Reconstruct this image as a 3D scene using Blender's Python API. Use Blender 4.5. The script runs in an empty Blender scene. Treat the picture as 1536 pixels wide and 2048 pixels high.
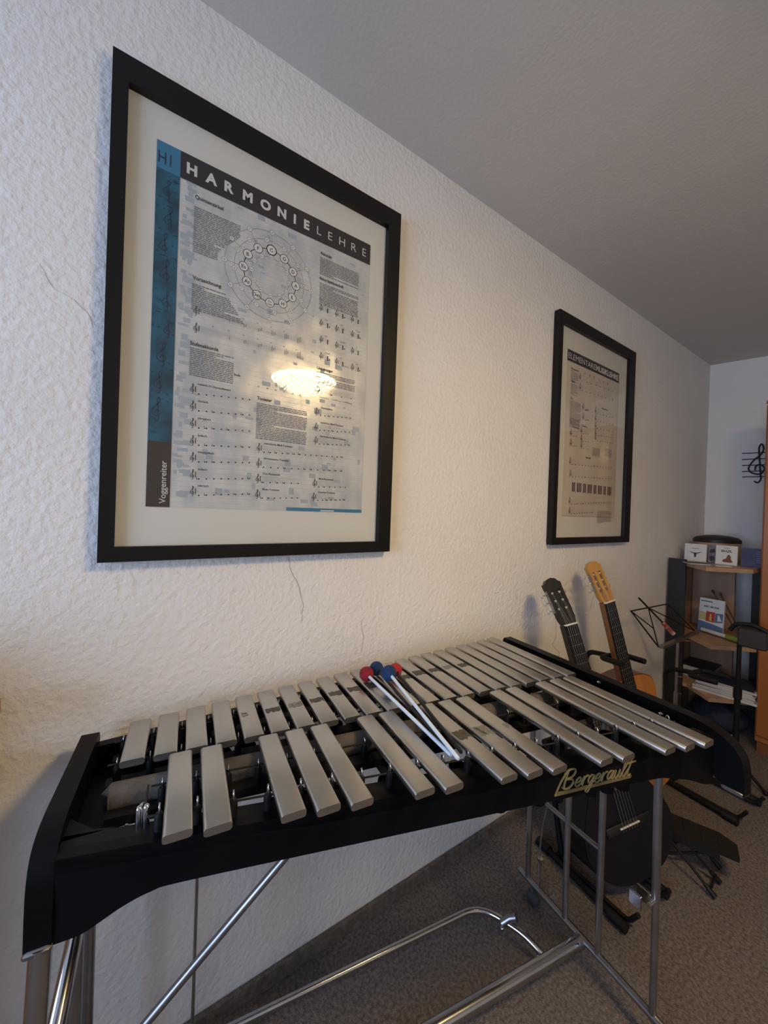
import bpy, math, random
import numpy as np
from mathutils import Matrix, Vector

S = bpy.context.scene
COL = S.collection
random.seed(7)

# ------------------------------------------------------------------ camera
F_PX = 765.0
D, H = 0.95384, 1.23023          # distance from the picture wall, height of the lens
R = np.array([[0.823564, 0.026187, 0.566619], [-0.566174, -0.0228, 0.823971], [0.034496, -0.999397, -0.003951]])
CAM = np.array([0, -D, H])
cd = bpy.data.cameras.new('camera'); cam = bpy.data.objects.new('camera', cd); COL.objects.link(cam)
cd.sensor_fit = 'HORIZONTAL'; cd.sensor_width = 36; cd.lens = F_PX / 1536 * 36; cd.clip_start = .02
cam.matrix_world = Matrix(((R[0][0], -R[0][1], -R[0][2], CAM[0]), (R[1][0], -R[1][1], -R[1][2], CAM[1]),
                           (R[2][0], -R[2][1], -R[2][2], CAM[2]), (0, 0, 0, 1)))
S.camera = cam
S.view_settings.view_transform = 'Standard'; S.view_settings.look = 'None'
S.view_settings.exposure = 0.28; S.view_settings.gamma = 1.0; S.view_settings.use_curve_mapping = False

def ray(p): return R @ np.array([p[0] - 768, p[1] - 1024, F_PX])
def onwall(p, off=0.0):
    r = ray(p); return CAM + r * ((D - off) / r[1])
def onz(p, z):
    r = ray(p); return CAM + r * ((z - H) / r[2])

# ------------------------------------------------------------------ world, daylight
w = bpy.data.worlds.new('sky'); S.world = w; w.use_nodes = True
w.node_tree.nodes['Background'].inputs[0].default_value = (.55, .7, 1, 1)
w.node_tree.nodes['Background'].inputs[1].default_value = 1.0
WIN = dict(x=-1.9, y0=-1.9, y1=-.40, z0=.70, z1=1.80)       # window in the wall behind the camera
la = bpy.data.lights.new('window_daylight', 'AREA'); la.shape = 'RECTANGLE'
la.size = WIN['z1'] - WIN['z0'] - .1; la.size_y = WIN['y1'] - WIN['y0'] - .1
la.energy = 41; la.color = (.5, .66, 1)
lo = bpy.data.objects.new('window_daylight', la); COL.objects.link(lo)
lo.location = (WIN['x'] - .12, (WIN['y0'] + WIN['y1']) / 2, (WIN['z0'] + WIN['z1']) / 2)
lo.rotation_euler = (0, -math.pi / 2, 0)
LAMP = (.90, -1.30, 2.0)
LAMP_STRENGTH = 78

# ------------------------------------------------------------------ materials
MATS = {}
def mat(name, col, rough=.5, metal=0., bump=None, var=None, spec=None, emit=None, coat=None, tex_scale=None):
    if name in MATS: return MATS[name]
    m = bpy.data.materials.new(name); m.use_nodes = True
    nt = m.node_tree; b = nt.nodes['Principled BSDF']
    b.inputs['Base Color'].default_value = (*col, 1); b.inputs['Roughness'].default_value = rough
    b.inputs['Metallic'].default_value = metal
    if spec is not None: b.inputs['Specular IOR Level'].default_value = spec
    if coat: b.inputs['Coat Weight'].default_value = coat; b.inputs['Coat Roughness'].default_value = .08
    if emit: b.inputs['Emission Color'].default_value = (*emit[0], 1); b.inputs['Emission Strength'].default_value = emit[1]
    if var or bump:
        tc = nt.nodes.new('ShaderNodeTexCoord')
    if var:   # (second colour, scale, detail)
        n = nt.nodes.new('ShaderNodeTexNoise'); n.inputs['Scale'].default_value = var[1]; n.inputs['Detail'].default_value = var[2]
        mp = nt.nodes.new('ShaderNodeMapping'); mp.inputs['Scale'].default_value = var[3] if len(var) > 3 else (1, 1, 1)
        nt.links.new(tc.outputs['Object'], mp.inputs['Vector']); nt.links.new(mp.outputs['Vector'], n.inputs['Vector'])
        r = nt.nodes.new('ShaderNodeValToRGB'); r.color_ramp.elements[0].position = .35; r.color_ramp.elements[1].position = .65
        r.color_ramp.elements[0].color = (*col, 1); r.color_ramp.elements[1].color = (*var[0], 1)
        nt.links.new(n.outputs['Fac'], r.inputs['Fac']); nt.links.new(r.outputs['Color'], b.inputs['Base Color'])
    if bump:  # (scale, strength, distance, detail)
        n = nt.nodes.new('ShaderNodeTexNoise'); n.inputs['Scale'].default_value = bump[0]; n.inputs['Detail'].default_value = bump[3]
        nt.links.new(tc.outputs['Object'], n.inputs['Vector'])
        bu = nt.nodes.new('ShaderNodeBump'); bu.inputs['Strength'].default_value = bump[1]; bu.inputs['Distance'].default_value = bump[2]
        nt.links.new(n.outputs['Fac'], bu.inputs['Height']); nt.links.new(bu.outputs['Normal'], b.inputs['Normal'])
    MATS[name] = m; return m

def glass_mat():
    m = bpy.data.materials.new('picture_glass'); m.use_nodes = True; nt = m.node_tree
    nt.nodes.remove(nt.nodes['Principled BSDF'])
    t = nt.nodes.new('ShaderNodeBsdfTransparent'); g = nt.nodes.new('ShaderNodeBsdfGlossy'); g.inputs['Roughness'].default_value = .015
    tc = nt.nodes.new('ShaderNodeTexCoord'); no = nt.nodes.new('ShaderNodeTexNoise'); no.inputs['Scale'].default_value = 3
    bu = nt.nodes.new('ShaderNodeBump'); bu.inputs['Strength'].default_value = .02; bu.inputs['Distance'].default_value = .01
    nt.links.new(tc.outputs['Object'], no.inputs['Vector']); nt.links.new(no.outputs['Fac'], bu.inputs['Height']); nt.links.new(bu.outputs['Normal'], g.inputs['Normal'])
    lw = nt.nodes.new('ShaderNodeLayerWeight'); pw = nt.nodes.new('ShaderNodeMath'); pw.operation = 'POWER'; pw.inputs[1].default_value = 5
    nt.links.new(lw.outputs['Facing'], pw.inputs[0])
    f = nt.nodes.new('ShaderNodeMath'); f.operation = 'MULTIPLY_ADD'; f.inputs[1].default_value = .96; f.inputs[2].default_value = .018
    nt.links.new(pw.outputs[0], f.inputs[0])
    mx = nt.nodes.new('ShaderNodeMixShader')
    nt.links.new(f.outputs[0], mx.inputs[0]); nt.links.new(t.outputs[0], mx.inputs[1]); nt.links.new(g.outputs[0], mx.inputs[2])
    nt.links.new(mx.outputs[0], nt.nodes['Material Output'].inputs[0])
    return m

def wood(name, c1, c2, scale=6, rough=.45, stretch=(1, 1, .08), coat=None):
    return mat(name, c1, rough, var=(c2, scale * 6, 4, stretch), coat=coat)

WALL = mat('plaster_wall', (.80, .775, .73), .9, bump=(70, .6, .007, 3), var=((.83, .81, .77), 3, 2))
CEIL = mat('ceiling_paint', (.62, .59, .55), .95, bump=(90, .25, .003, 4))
CARPET = mat('carpet', (.13, .103, .088), 1., bump=(420, .9, .01, 3), var=((.29, .24, .205), 120, 10))
SKIRT = mat('carpet_skirting', (.12, .094, .072), 1., bump=(300, .8, .008, 3), var=((.20, .165, .13), 60, 5))
WHITE = mat('white_gloss', (.8, .8, .78), .35)
BLACK = mat('black_lacquer', (.0035, .0035, .0045), .42, spec=.14, bump=(300, .05, .001, 2))
BLACKM = mat('black_matte', (.006, .006, .0065), .6, spec=.25)
RUB = mat('black_rubber', (.006, .006, .007), .55, spec=.3)
CORD = mat('black_cord', (.012, .012, .012), .9)
FELT = mat('grey_felt', (.075, .065, .06), 1., bump=(200, .5, .004, 4), var=((.13, .115, .105), 25, 4))
ALU = mat('anodised_bar', (.50, .485, .445), .34, 1., var=((.56, .545, .505), 14, 4, (1, .3, 1)), bump=(900, .04, .0005, 2))
CHROME = mat('chrome', (.62, .62, .63), .17, 1., var=((.52, .52, .54), 9, 3))
STEEL = mat('dull_steel', (.42, .415, .42), .36, 1., var=((.33, .325, .325), 20, 4))
GOLD = mat('gold_badge', (.27, .21, .09), .5, .6)
FRAME = mat('frame_black', (.006, .0055, .005), .42, spec=.3, bump=(150, .05, .001, 2))
MATB = mat('mat_board', (.66, .66, .60), .9)

# ------------------------------------------------------------------ mesh helpers
class MB:
    def __init__(s): s.v = []; s.f = []
    def add(s, v, f):
        o = len(s.v); s.v += [tuple(map(float, p)) for p in v]; s.f += [tuple(i + o for i in q) for q in f]; return s
    def box(s, a, b, bev=0.):
        a = np.array(a, float); b = np.array(b, float); lo_ = np.minimum(a, b); hi = np.maximum(a, b)
        if bev <= 0:
            v = [(x, y, z) for x in (lo_[0], hi[0]) for y in (lo_[1], hi[1]) for z in (lo_[2], hi[2])]
            return s.add(v, [(0, 1, 3, 2), (4, 6, 7, 5), (0, 4, 5, 1), (2, 3, 7, 6), (0, 2, 6, 4), (1, 5, 7, 3)])
        # chamfered box: three insets of an octagonal-profile prism along z
        e = min(bev, *(hi - lo_) * .49)
        def ringp(k, z):
            x0, x1, y0, y1 = lo_[0] + k, hi[0] - k, lo_[1] + k, hi[1] - k; q = e
            return [(x0 + q, y0, z), (x1 - q, y0, z), (x1, y0 + q, z), (x1, y1 - q, z), (x1 - q, y1, z), (x0 + q, y1, z), (x0, y1 - q, z), (x0, y0 + q, z)]
        rings = [ringp(e, lo_[2]), ringp(0, lo_[2] + e), ringp(0, hi[2] - e), ringp(e, hi[2])]
        v = [p for r in rings for p in r]; f = [tuple(range(7, -1, -1)), tuple(range(24, 32))]
        for k in range(3):
            for i in range(8): f.append((k * 8 + i, k * 8 + (i + 1) % 8, k * 8 + 8 + (i + 1) % 8, k * 8 + 8 + i))
        return s.add(v, f)
    def prism(s, poly, fn0, fn1):
        """poly of 2D points; fn0/fn1 map (a,b) to the two end faces"""
        n = len(poly); v = [fn0(*p) for p in poly] + [fn1(*p) for p in poly]
        f = [tuple(range(n - 1, -1, -1)), tuple(range(n, 2 * n))] + [(i, (i + 1) % n, n + (i + 1) % n, n + i) for i in range(n)]
        return s.add(v, f)
    def tube(s, pts, r, seg=10, closed=False):
        P = [np.array(p, float) for p in pts]; n = len(P)
        rr = r if hasattr(r, '__len__') else [r] * n
        T = []
        for i in range(n):
            if closed: t = P[(i + 1) % n] - P[i - 1]
            else: t = P[min(i + 1, n - 1)] - P[max(i - 1, 0)]
            T.append(t / (np.linalg.norm(t) + 1e-12))
        u = np.cross(T[0], (0, 0, 1)); 
        if np.linalg.norm(u) < 1e-3: u = np.cross(T[0], (1, 0, 0))
        u /= np.linalg.norm(u); v = []; 
        for i in range(n):
            u = u - T[i] * (u @ T[i]); u /= np.linalg.norm(u) + 1e-12; w_ = np.cross(T[i], u)
            for k in range(seg):
                a = 2 * math.pi * k / seg; v.append(P[i] + rr[i] * (math.cos(a) * u + math.sin(a) * w_))
        f = []
        for i in range(n if closed else n - 1):
            j = (i + 1) % n
            for k in range(seg): f.append((i * seg + k, i * seg + (k + 1) % seg, j * seg + (k + 1) % seg, j * seg + k))
        if not closed: f += [tuple(range(seg - 1, -1, -1)), tuple(range((n - 1) * seg, n * seg))]
        return s.add(v, f)
    def lathe(s, prof, c=(0, 0, 0), seg=24, ax=None):
        """prof of (radius, height); axis z by default or a 3x3 frame"""
        M = np.eye(3) if ax is None else np.array(ax, float); c = np.array(c, float); v = []; f = []
        for (r, h) in prof:
            for k in range(seg):
                a = 2 * math.pi * k / seg; v.append(c + M @ np.array([r * math.cos(a), r * math.sin(a), h]))
        for i in range(len(prof) - 1):
            for k in range(seg): f.append((i * seg + k, i * seg + (k + 1) % seg, (i + 1) * seg + (k + 1) % seg, (i + 1) * seg + k))
        f += [tuple(range(seg - 1, -1, -1)), tuple(range((len(prof) - 1) * seg, len(prof) * seg))]
        return s.add(v, f)
    def ball(s, c, r, seg=20, rings=12, sc=(1, 1, 1)):
        prof = []
        c = np.array(c, float); v = []; f = []
        for i in range(rings + 1):
            th = math.pi * i / rings
            for k in range(seg):
                a = 2 * math.pi * k / seg
                v.append(c + np.array([sc[0] * r * math.sin(th) * math.cos(a), sc[1] * r * math.sin(th) * math.sin(a), -sc[2] * r * math.cos(th)]))
        for i in range(rings):
            for k in range(seg): f.append((i * seg + k, i * seg + (k + 1) % seg, (i + 1) * seg + (k + 1) % seg, (i + 1) * seg + k))
        return s.add(v, f)
    def mesh(s, name, m, smooth=False):
        me = bpy.data.meshes.new(name); me.from_pydata(s.v, [], s.f); me.validate()
        me.materials.append(m)
        if smooth:
            me.shade_smooth() if smooth is True else None
            if smooth == 'auto': me.shade_smooth(); me.set_sharp_from_angle(angle=math.radians(40))
        return me
    def build(s, name, m, parent=None, smooth='auto', off=None, label=None):
        if off is not None: s.v = [(p[0] - off[0], p[1] - off[1], p[2] - off[2]) for p in s.v]
        o = bpy.data.objects.new(name, s.mesh(name, m, smooth)); COL.objects.link(o)
        if parent is not None: o.parent = parent
        if label: o['label'] = label
        return o
def link(name, me, parent=None, loc=(0, 0, 0), rot=(0, 0, 0)):
    o = bpy.data.objects.new(name, me); COL.objects.link(o); o.parent = parent; o.location = loc; o.rotation_euler = rot; return o
def tag(o, label=None, cat=None, group=None, kind=None):
    if label: o['label'] = label
    if cat: o['category'] = cat
    if group: o['group'] = group
    if kind: o['kind'] = kind
    return o
def thing(name, label, cat, loc=(0, 0, 0), rz=0, group=None):
    o = bpy.data.objects.new(name, None); COL.objects.link(o); o.location = loc; o.rotation_euler = (0, 0, rz); o.empty_display_size = .05
    return tag(o, label, cat, group)
def struct(name, mb, m, label=None, smooth=False):
    o = mb.build(name, m, smooth=smooth); o['kind'] = 'structure'
    if label: o['label'] = label
    return o
def cat(pts, n=8, closed=False):
    P = [np.array(p, float) for p in pts]; N = len(P); out = []
    for i in range(N if closed else N - 1):
        p0, p1, p2, p3 = (P[(i - 1) % N], P[i], P[(i + 1) % N], P[(i + 2) % N]) if closed else (P[max(i - 1, 0)], P[i], P[i + 1], P[min(i + 2, N - 1)])
        for k in range(n):
            t = k / n; out.append(.5 * ((2 * p1) + (-p0 + p2) * t + (2 * p0 - 5 * p1 + 4 * p2 - p3) * t * t + (-p0 + 3 * p1 - 3 * p2 + p3) * t ** 3))
    if not closed: out.append(P[-1])
    return out
def bend(pts, r=.03, n=6):
    """polyline with rounded corners"""
    P = [np.array(p, float) for p in pts]; out = [P[0]]
    for i in range(1, len(P) - 1):
        a = P[i - 1] - P[i]; b = P[i + 1] - P[i]; la_, lb = np.linalg.norm(a), np.linalg.norm(b); q = min(r, la_ * .49, lb * .49)
        s0 = P[i] + a / la_ * q; s1 = P[i] + b / lb * q
        for k in range(n + 1):
            t = k / n; out.append((1 - t) ** 2 * s0 + 2 * t * (1 - t) * P[i] + t * t * s1)
    out.append(P[-1]); return out

# text as mesh data, from the built-in font
_tc = {}
def text_geo(txt, bold=0.0, spacing=1.0):
    key = (txt, bold, spacing)
    if key not in _tc:
        cu = bpy.data.curves.new('t', 'FONT'); cu.body = txt; cu.size = 1; cu.offset = bold; cu.space_character = spacing; cu.resolution_u = 3
        ob = bpy.data.objects.new('t', cu); COL.objects.link(ob); bpy.context.view_layer.update()
        me = bpy.data.meshes.new_from_object(ob.evaluated_get(bpy.context.evaluated_depsgraph_get()))
        v = [tuple(q.co[:2]) for q in me.vertices]; f = [tuple(p.vertices) for p in me.polygons]
        bpy.data.objects.remove(ob); bpy.data.curves.remove(cu); bpy.data.meshes.remove(me)
        _tc[key] = (v, f)
    return _tc[key]

CLEF = [(-.35, -.3), (-.3, .4), (.3, .75), (.95, .1), (.7, -.75), (.1, -1.05), (-.9, -.7), (-1.3, .2), (-.6, 1.6), (.45, 2.7), (.75, 3.8), (.45, 4.6), (.1, 3.9), (.2, 2.), (.45, -1.2), (.5, -2.), (.1, -2.65), (-.45, -2.35)]

# ================================================================== ROOM
ZC = 2.345
XL, XB, YR = -1.9, 3.437, -3.3
def backx(y): return XB - .284 * y        # the far wall is not square to the picture wall
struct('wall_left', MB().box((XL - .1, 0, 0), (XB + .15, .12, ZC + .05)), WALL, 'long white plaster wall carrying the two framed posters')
o_wall = bpy.data.objects['wall_left']
struct('floor', MB().box((XL - .1, YR - .1, -.1), (4.6, .12, 0)), CARPET, 'brown mottled carpet floor')
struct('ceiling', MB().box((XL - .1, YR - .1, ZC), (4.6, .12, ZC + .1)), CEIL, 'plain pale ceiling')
struct('wall_back', MB().prism([(XB, 0.), (backx(YR), YR), (backx(YR) + .12, YR), (XB + .12, 0.)], lambda a, b: (a, b, 0), lambda a, b: (a, b, ZC)), WALL, 'far white wall behind the corner shelf')
struct('wall_right', MB().box((XL - .1, YR - .12, 0), (4.6, YR, ZC)), WALL, 'white wall opposite the posters')
W = WIN
struct('wall_front', MB().box((XL - .15, YR, 0), (XL, W['y0'], ZC)).box((XL - .15, W['y1'], 0), (XL, 0, ZC)).box((XL - .15, W['y0'], 0), (XL, W['y1'], W['z0'])).box((XL - .15, W['y0'], W['z1']), (XL, W['y1'], ZC)), WALL, 'white wall with the window')
wf = MB(); t_ = .05
wf.box((XL - .1, W['y0'], W['z0']), (XL - .04, W['y0'] + t_, W['z1'])).box((XL - .1, W['y1'] - t_, W['z0']), (XL - .04, W['y1'], W['z1']))
wf.box((XL - .1, W['y0'] + t_, W['z0']), (XL - .04, W['y1'] - t_, W['z0'] + t_)).box((XL - .1, W['y0'] + t_, W['z1'] - t_), (XL - .04, W['y1'] - t_, W['z1']))
wf.box((XL - .1, (W['y0'] + W['y1']) / 2 - .03, W['z0'] + t_), (XL - .04, (W['y0'] + W['y1']) / 2 + .03, W['z1'] - t_))
o = struct('window_1', wf, WHITE, 'white framed window with daylight')
MB().box((XL - .15, W['y0'] - .04, W['z0'] - .03), (XL + .1, W['y1'] + .04, W['z0'])).build('window_sill', WHITE, o)
struct('baseboard_left', MB().box((XL, -.012, 0), (XB - .02, 0, .045), .003), SKIRT, 'low carpet skirting strip along the picture wall')
# hairline cracks in the plaster
CRK = mat('crack', (.33, .30, .27), 1.)
def crack(pix, wdt):
    pts = [onwall(p) for p in pix]; mb = MB(); P = []
    for a, b in zip(pts[:-1], pts[1:]):
        for k in range(4):
            q = a + (b - a) * k / 4; P.append((q[0] + random.uniform(-.0018, .0018), q[2]))
    P.append((pts[-1][0], pts[-1][2])); n = len(P); v = []
    for i, (x, z) in enumerate(P):
        ww = wdt * (.5 + .5 * math.sin(math.pi * (i + .5) / n)); v += [(x - ww, -.0006, z), (x + ww, -.0006, z)]
    mb.add(v, [(2 * i, 2 * i + 1, 2 * i + 3, 2 * i + 2) for i in range(n - 1)]); mb.build('crack', CRK, o_wall, smooth=False)
crack([(578, 1112), (581, 1140), (597, 1168), (606, 1205), (604, 1242)], .0007)
crack([(80, 530), (105, 575), (150, 600), (180, 632), (186, 655)], .0006)
crack([(722, 1240), (727, 1275), (722, 1305)], .0006)

# ================================================================== FRAMED POSTERS
GL = glass_mat()
INK = mat('ink', (.012, .012, .013), .5)
INKG = mat('ink_grey', (.13, .13, .14), .6)
INKL = mat('ink_light', (.42, .43, .44), .6)
PALE = mat('pale_print', (.66, .66, .62), .6)
BARB = mat('title_black', (.022, .018, .02), .4)
BLUE = mat('strip_blue', (.006, .045, .07), .4, var=((.014, .12, .19), 22, 3, (1, 1, 1)))
BLUEL = mat('blue_light', (.035, .19, .33), .45)
BLUEN = mat('blue_dark', (.01, .035, .07), .5)
BROWN = mat('strip_brown', (.045, .03, .024), .4)
def poster_paper(name, c1, c2, sc):
    m = mat(name, c1, .32, var=(c2, sc, 2, (1, 1, .55)), bump=(8, .3, .02, 1.5), coat=1.)
    nt = m.node_tree; b = nt.nodes['Principled BSDF']; b.inputs['Coat Roughness'].default_value = .2
    nt.links.new(next(n for n in nt.nodes if n.type == 'BUMP').outputs['Normal'], b.inputs['Coat Normal']); return m
PAPER = poster_paper('harmony_paper', (.47, .50, .51), (.62, .63, .60), 26)
PAPER2 = poster_paper('elementary_paper', (.60, .53, .43), (.66, .60, .50), 8)

class Print:
    """flat print on the wall side plane y; layers by material"""
    def __init__(s, y): s.y = y; s.L = {}
    def mb(s, key, lift=0): return s.L.setdefault(key, [MB(), lift])[0]
    def Y(s, lift): return s.y - lift
    def poly(s, key, pts, lift=.0002):
        mb = s.mb(key); mb.add([(p[0], s.y - lift, p[1]) for p in pts], [tuple(range(len(pts)))])
    def rect(s, key, x0, z0, x1, z1, lift=.0002): s.poly(key, [(x0, z0), (x1, z0), (x1, z1), (x0, z1)], lift)
    def text(s, key, txt, x, z, size, bold=0., spacing=1., rot=0., lift=.0004, width=None, center=False):
        v, f = text_geo(txt, bold, spacing); k = size / .73; kx = k
        x0 = min(p[0] for p in v); x1 = max(p[0] for p in v)
        if width: kx = width / (x1 - x0)
        c_, s_ = math.cos(rot), math.sin(rot); cx = (x0 + x1) / 2 if center else x0; cz = .36 if center else 0
        s.mb(key).add([(x + c_ * (p[0] - cx) * kx - s_ * (p[1] - cz) * k, s.y - lift, z + s_ * (p[0] - cx) * kx + c_ * (p[1] - cz) * k) for p in v], f)
    def line(s, key, a, b, wd, lift=.0003):
        a = np.array(a, float); b = np.array(b, float); d = b - a; n = np.array([-d[1], d[0]]); n = n / (np.linalg.norm(n) + 1e-9) * wd / 2
        s.poly(key, [a - n, b - n, b + n, a + n], lift)
    def ribbon(s, key, pts, wd, lift=.0004):
        for a, b in zip(pts[:-1], pts[1:]): s.line(key, a, b, wd, lift)
    def ring(s, key, c, r, wd, n=40, lift=.0003):
        v = []; 
        for k in range(n):
            a = 2 * math.pi * k / n
            v += [(c[0] + (r - wd / 2) * math.cos(a), s.y - lift, c[1] + (r - wd / 2) * math.sin(a)), (c[0] + (r + wd / 2) * math.cos(a), s.y - lift, c[1] + (r + wd / 2) * math.sin(a))]
        s.mb(key).add(v, [(2 * k, 2 * k + 1, (2 * k + 3) % (2 * n), (2 * k + 2) % (2 * n)) for k in range(n)])
    def disc(s, key, c, r, n=16, lift=.00035, sy=1.):
        s.poly(key, [(c[0] + r * math.cos(2 * math.pi * k / n), c[1] + sy * r * math.sin(2 * math.pi * k / n)) for k in range(n)], lift)
    def clef(s, key, x, z, sp): s.ribbon(key, [(x + p[0] * sp, z + p[1] * sp) for p in cat(CLEF, 4)], sp * .32)
    def staff(s, x0, x1, z, sp, clef=True, notes=0, rise=0., acc=.35, key='ink'):
        for k in range(5): s.line('light', (x0, z + (k - 1) * sp), (x1, z + (k - 1) * sp), .0004)
        if clef: s.clef(key, x0 + 2.2 * sp, z, sp); s.line(key, (x0 + 4.3 * sp, z - sp), (x0 + 4.3 * sp, z + 3 * sp), .0014)
        for i in range(notes):
            x = x0 + 6.5 * sp + (x1 - x0 - 9 * sp) * i / max(notes - 1, 1); zz = z - 2 * sp + rise * sp * i
            s.disc(key, (x, zz), sp * .62, 8, .0004, .8)
            if random.random() < acc: s.line(key, (x - 1.4 * sp, zz - .6 * sp), (x - 1.4 * sp, zz + 1.5 * sp), .0006); s.disc(key, (x - 1.15 * sp, zz), sp * .35, 6, .0004)
    def para(s, x0, z0, x1, z1, pitch=.0042, shape=None, key='grey'):
        z = z0; n = int(abs(z0 - z1) / pitch)
        for i in range(n):
            zz = z0 - (i + .7) * pitch; xe = x1 if shape is None else x0 + (x1 - x0) * shape(i / n)
            if random.random() < .07: xe = x0 + (xe - x0) * random.uniform(.3, .8)
            x = x0
            while x < xe - .002:
                l = min(random.uniform(.004, .016), xe - x); s.rect(key, x, zz - .0009, x + l, zz + .0009, .0003); x += l + .0016
    def build(s, parent, names, off):
        for k, (mb, _) in s.L.items():
            nm, m = names[k]; o = mb.build(nm, m, parent, smooth=False, off=off)
            if nm not in ('title_bar', 'side_strip', 'brown_panel', 'blue_panel', 'blue_strip'): o['kind'] = 'stuff'

NAMES = dict(ink=('black_print', INK), grey=('text_print', INKG), light=('stave_lines', INKL), pale=('pale_lettering', PALE), bar=('title_bar', BARB),
             blue=('side_strip', BLUE), bluel=('blue_panel', BLUEL), blues=('blue_strip', BLUEL), bluen=('dark_blue_print', BLUEN), brown=('brown_panel', BROWN), white=('print_disc', mat('print_white', (.62, .63, .61), .5)))

def picture(x0, x1, z0, z1, op, px0, px1, pz0, pz1, paper, label):
    """outer frame, opening op=(x0,x1,z0,z1), poster rectangle"""
    loc = ((x0 + x1) / 2, 0, z0); root = thing('framed_poster', label, 'picture', loc)
    d = .028
    a, b, c, e = op
    for quad in ([(x0, z0), (x1, z0), (b, c), (a, c)], [(x1, z0), (x1, z1), (b, e), (b, c)], [(x1, z1), (x0, z1), (a, e), (b, e)], [(x0, z1), (x0, z0), (a, c), (a, e)]):
        MB().prism(quad, lambda p, q: (p, -.002, q), lambda p, q: (p, -d, q)).build('frame_rail', FRAME, root, off=loc)
    MB().box((a - .004, -.008, c - .004), (b + .004, -.012, e + .004)).build('mat_board', MATB, root, off=loc)
    MB().box((a - .003, -.018, c - .003), (b + .003, -.020, e + .003)).build('glass_pane', GL, root, off=loc, smooth=False)
    po = MB().box((px0, -.0119, pz0), (px1, -.0128, pz1)).build('poster', paper, root, off=loc, smooth=False)
    return root, po, loc

# ---- first poster: HARMONIELEHRE
root1, po1, loc1 = picture(-.036, .662, 1.109, 2.110, (-.009, .620, 1.139, 2.059), .042, .568, 1.2215, 1.987, PAPER, 'large black framed blue and grey harmony poster above the vibraphone')
P = Print(-.0133)
def A(a, b):
    q = onwall((180 + a * .41667, 100 + b * .41667), .0128); return q[0], q[2]
def B(a, b):
    q = onwall((180 + a * .41667, 600 + b * .41667), .0128); return q[0], q[2]
X0, X1, Z0, Z1 = .042, .568, 1.2215, 1.987
P.rect('bar', .086, 1.930, X1, Z1)
P.rect('bluel', X0, 1.930, .086, Z1)
P.rect('blue', X0, 1.36, .086, 1.930)
P.rect('brown', X0, Z0, .086, 1.36)
P.text('bluen', 'H1', X0 + .003, 1.942, .026, .01, width=.024)
for k in range(9):   # big musical scribbles on the blue strip
    P.clef('bluen', .064 + random.uniform(-.008, .008), 1.885 - k * .058, random.uniform(.005, .008))
for k in range(60):
    x = random.uniform(X0, .08); z = random.uniform(1.37, 1.92); ww = random.uniform(.003, .010)
    P.rect('bluen', x, z, min(x + ww, .086), z + random.uniform(.001, .004), .00025)
# title letters: heavy HARMONIE, light LEHRE, widely spaced
ha = [A(490, 566), A(583, 612), A(668, 650), A(757, 697), A(843, 740), A(921, 778), A(983, 804), A(1040, 832)]
for ch, (x, z) in zip('HARMONIE', ha): P.text('pale', ch, x, 1.9585, .0225, .045, center=True)
le = [A(1100, 860), A(1153, 885), A(1210, 912), A(1266, 940), A(1316, 966)]
for ch, (x, z) in zip('LEHRE', le): P.text('pale', ch, x, 1.9585, .0225, -.004, center=True)
P.text('pale', 'Voggenreiter', .078, 1.229, .0125, .004, rot=math.pi / 2, width=None)
# circle of fifths
ringpx = [(872, 960), (932, 1002), (972, 1065), (987, 1132), (967, 1188), (923, 1218), (862, 1215), (800, 1178), (754, 1112), (738, 1042), (758, 982), (810, 950)]
pc = np.array([A(*p) for p in ringpx]); cc = pc.mean(0); rr = np.linalg.norm(pc - cc, axis=1).mean()
names12 = ['C', 'G', 'D', 'A', 'E', 'H', 'Fis\nGes', 'Des', 'As', 'Es', 'B', 'F']
P.ring('ink', cc, rr, .0016)
P.ring('grey', cc, rr * 1.33, .0006); P.ring('grey', cc, rr * 1.66, .0006); P.ring('grey', cc, rr * .72, .0006)
minors = ['Am', 'Em', 'Hm', 'Fism', 'Cism', 'Gism', 'Esm', 'Bm', 'Fm', 'Cm', 'Gm', 'Dm']
outer = ['G', 'D', 'A', 'E', 'H', 'Fis', 'Des', 'As', 'Es', 'B', 'F', 'C']
for i in range(12):
    a = math.radians(90 - 30 * i); dv = np.array([math.cos(a), math.sin(a)])
    P.line('grey', cc + dv * rr * .72, cc + dv * rr * 1.66, .0005)
    r = .0105 if i else .0118
    P.disc('white', cc + dv * rr, r, 20, .00036); P.ring('ink', cc + dv * rr, r, .0011 if i else .0022, 24, .00042)
    if '\n' in names12[i]:
        P.text('ink', 'Fis', *(cc + dv * rr + (0, .0036)), .0055, center=True, lift=.0005); P.text('ink', 'Ges', *(cc + dv * rr - (0, .0036)), .0055, center=True, lift=.0005)
    else: P.text('ink', names12[i], *(cc + dv * rr), .0085, .01, center=True, lift=.0005)
    a2 = a + math.radians(8); dv2 = np.array([math.cos(a2), math.sin(a2)])
    for q, tx, rad in ((cc + dv * rr * .72, minors[i], .0055), (cc + dv * rr * 1.66, outer[i], .0058), (cc + dv2 * rr * 1.33, outer[(i + 3) % 12], .0055)):
        P.disc('white', q, rad, 14, .00036); P.ring('grey', q, rad, .0005, 18, .00042); P.text('ink', tx, *q, .0034, center=True, lift=.0005)
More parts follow.
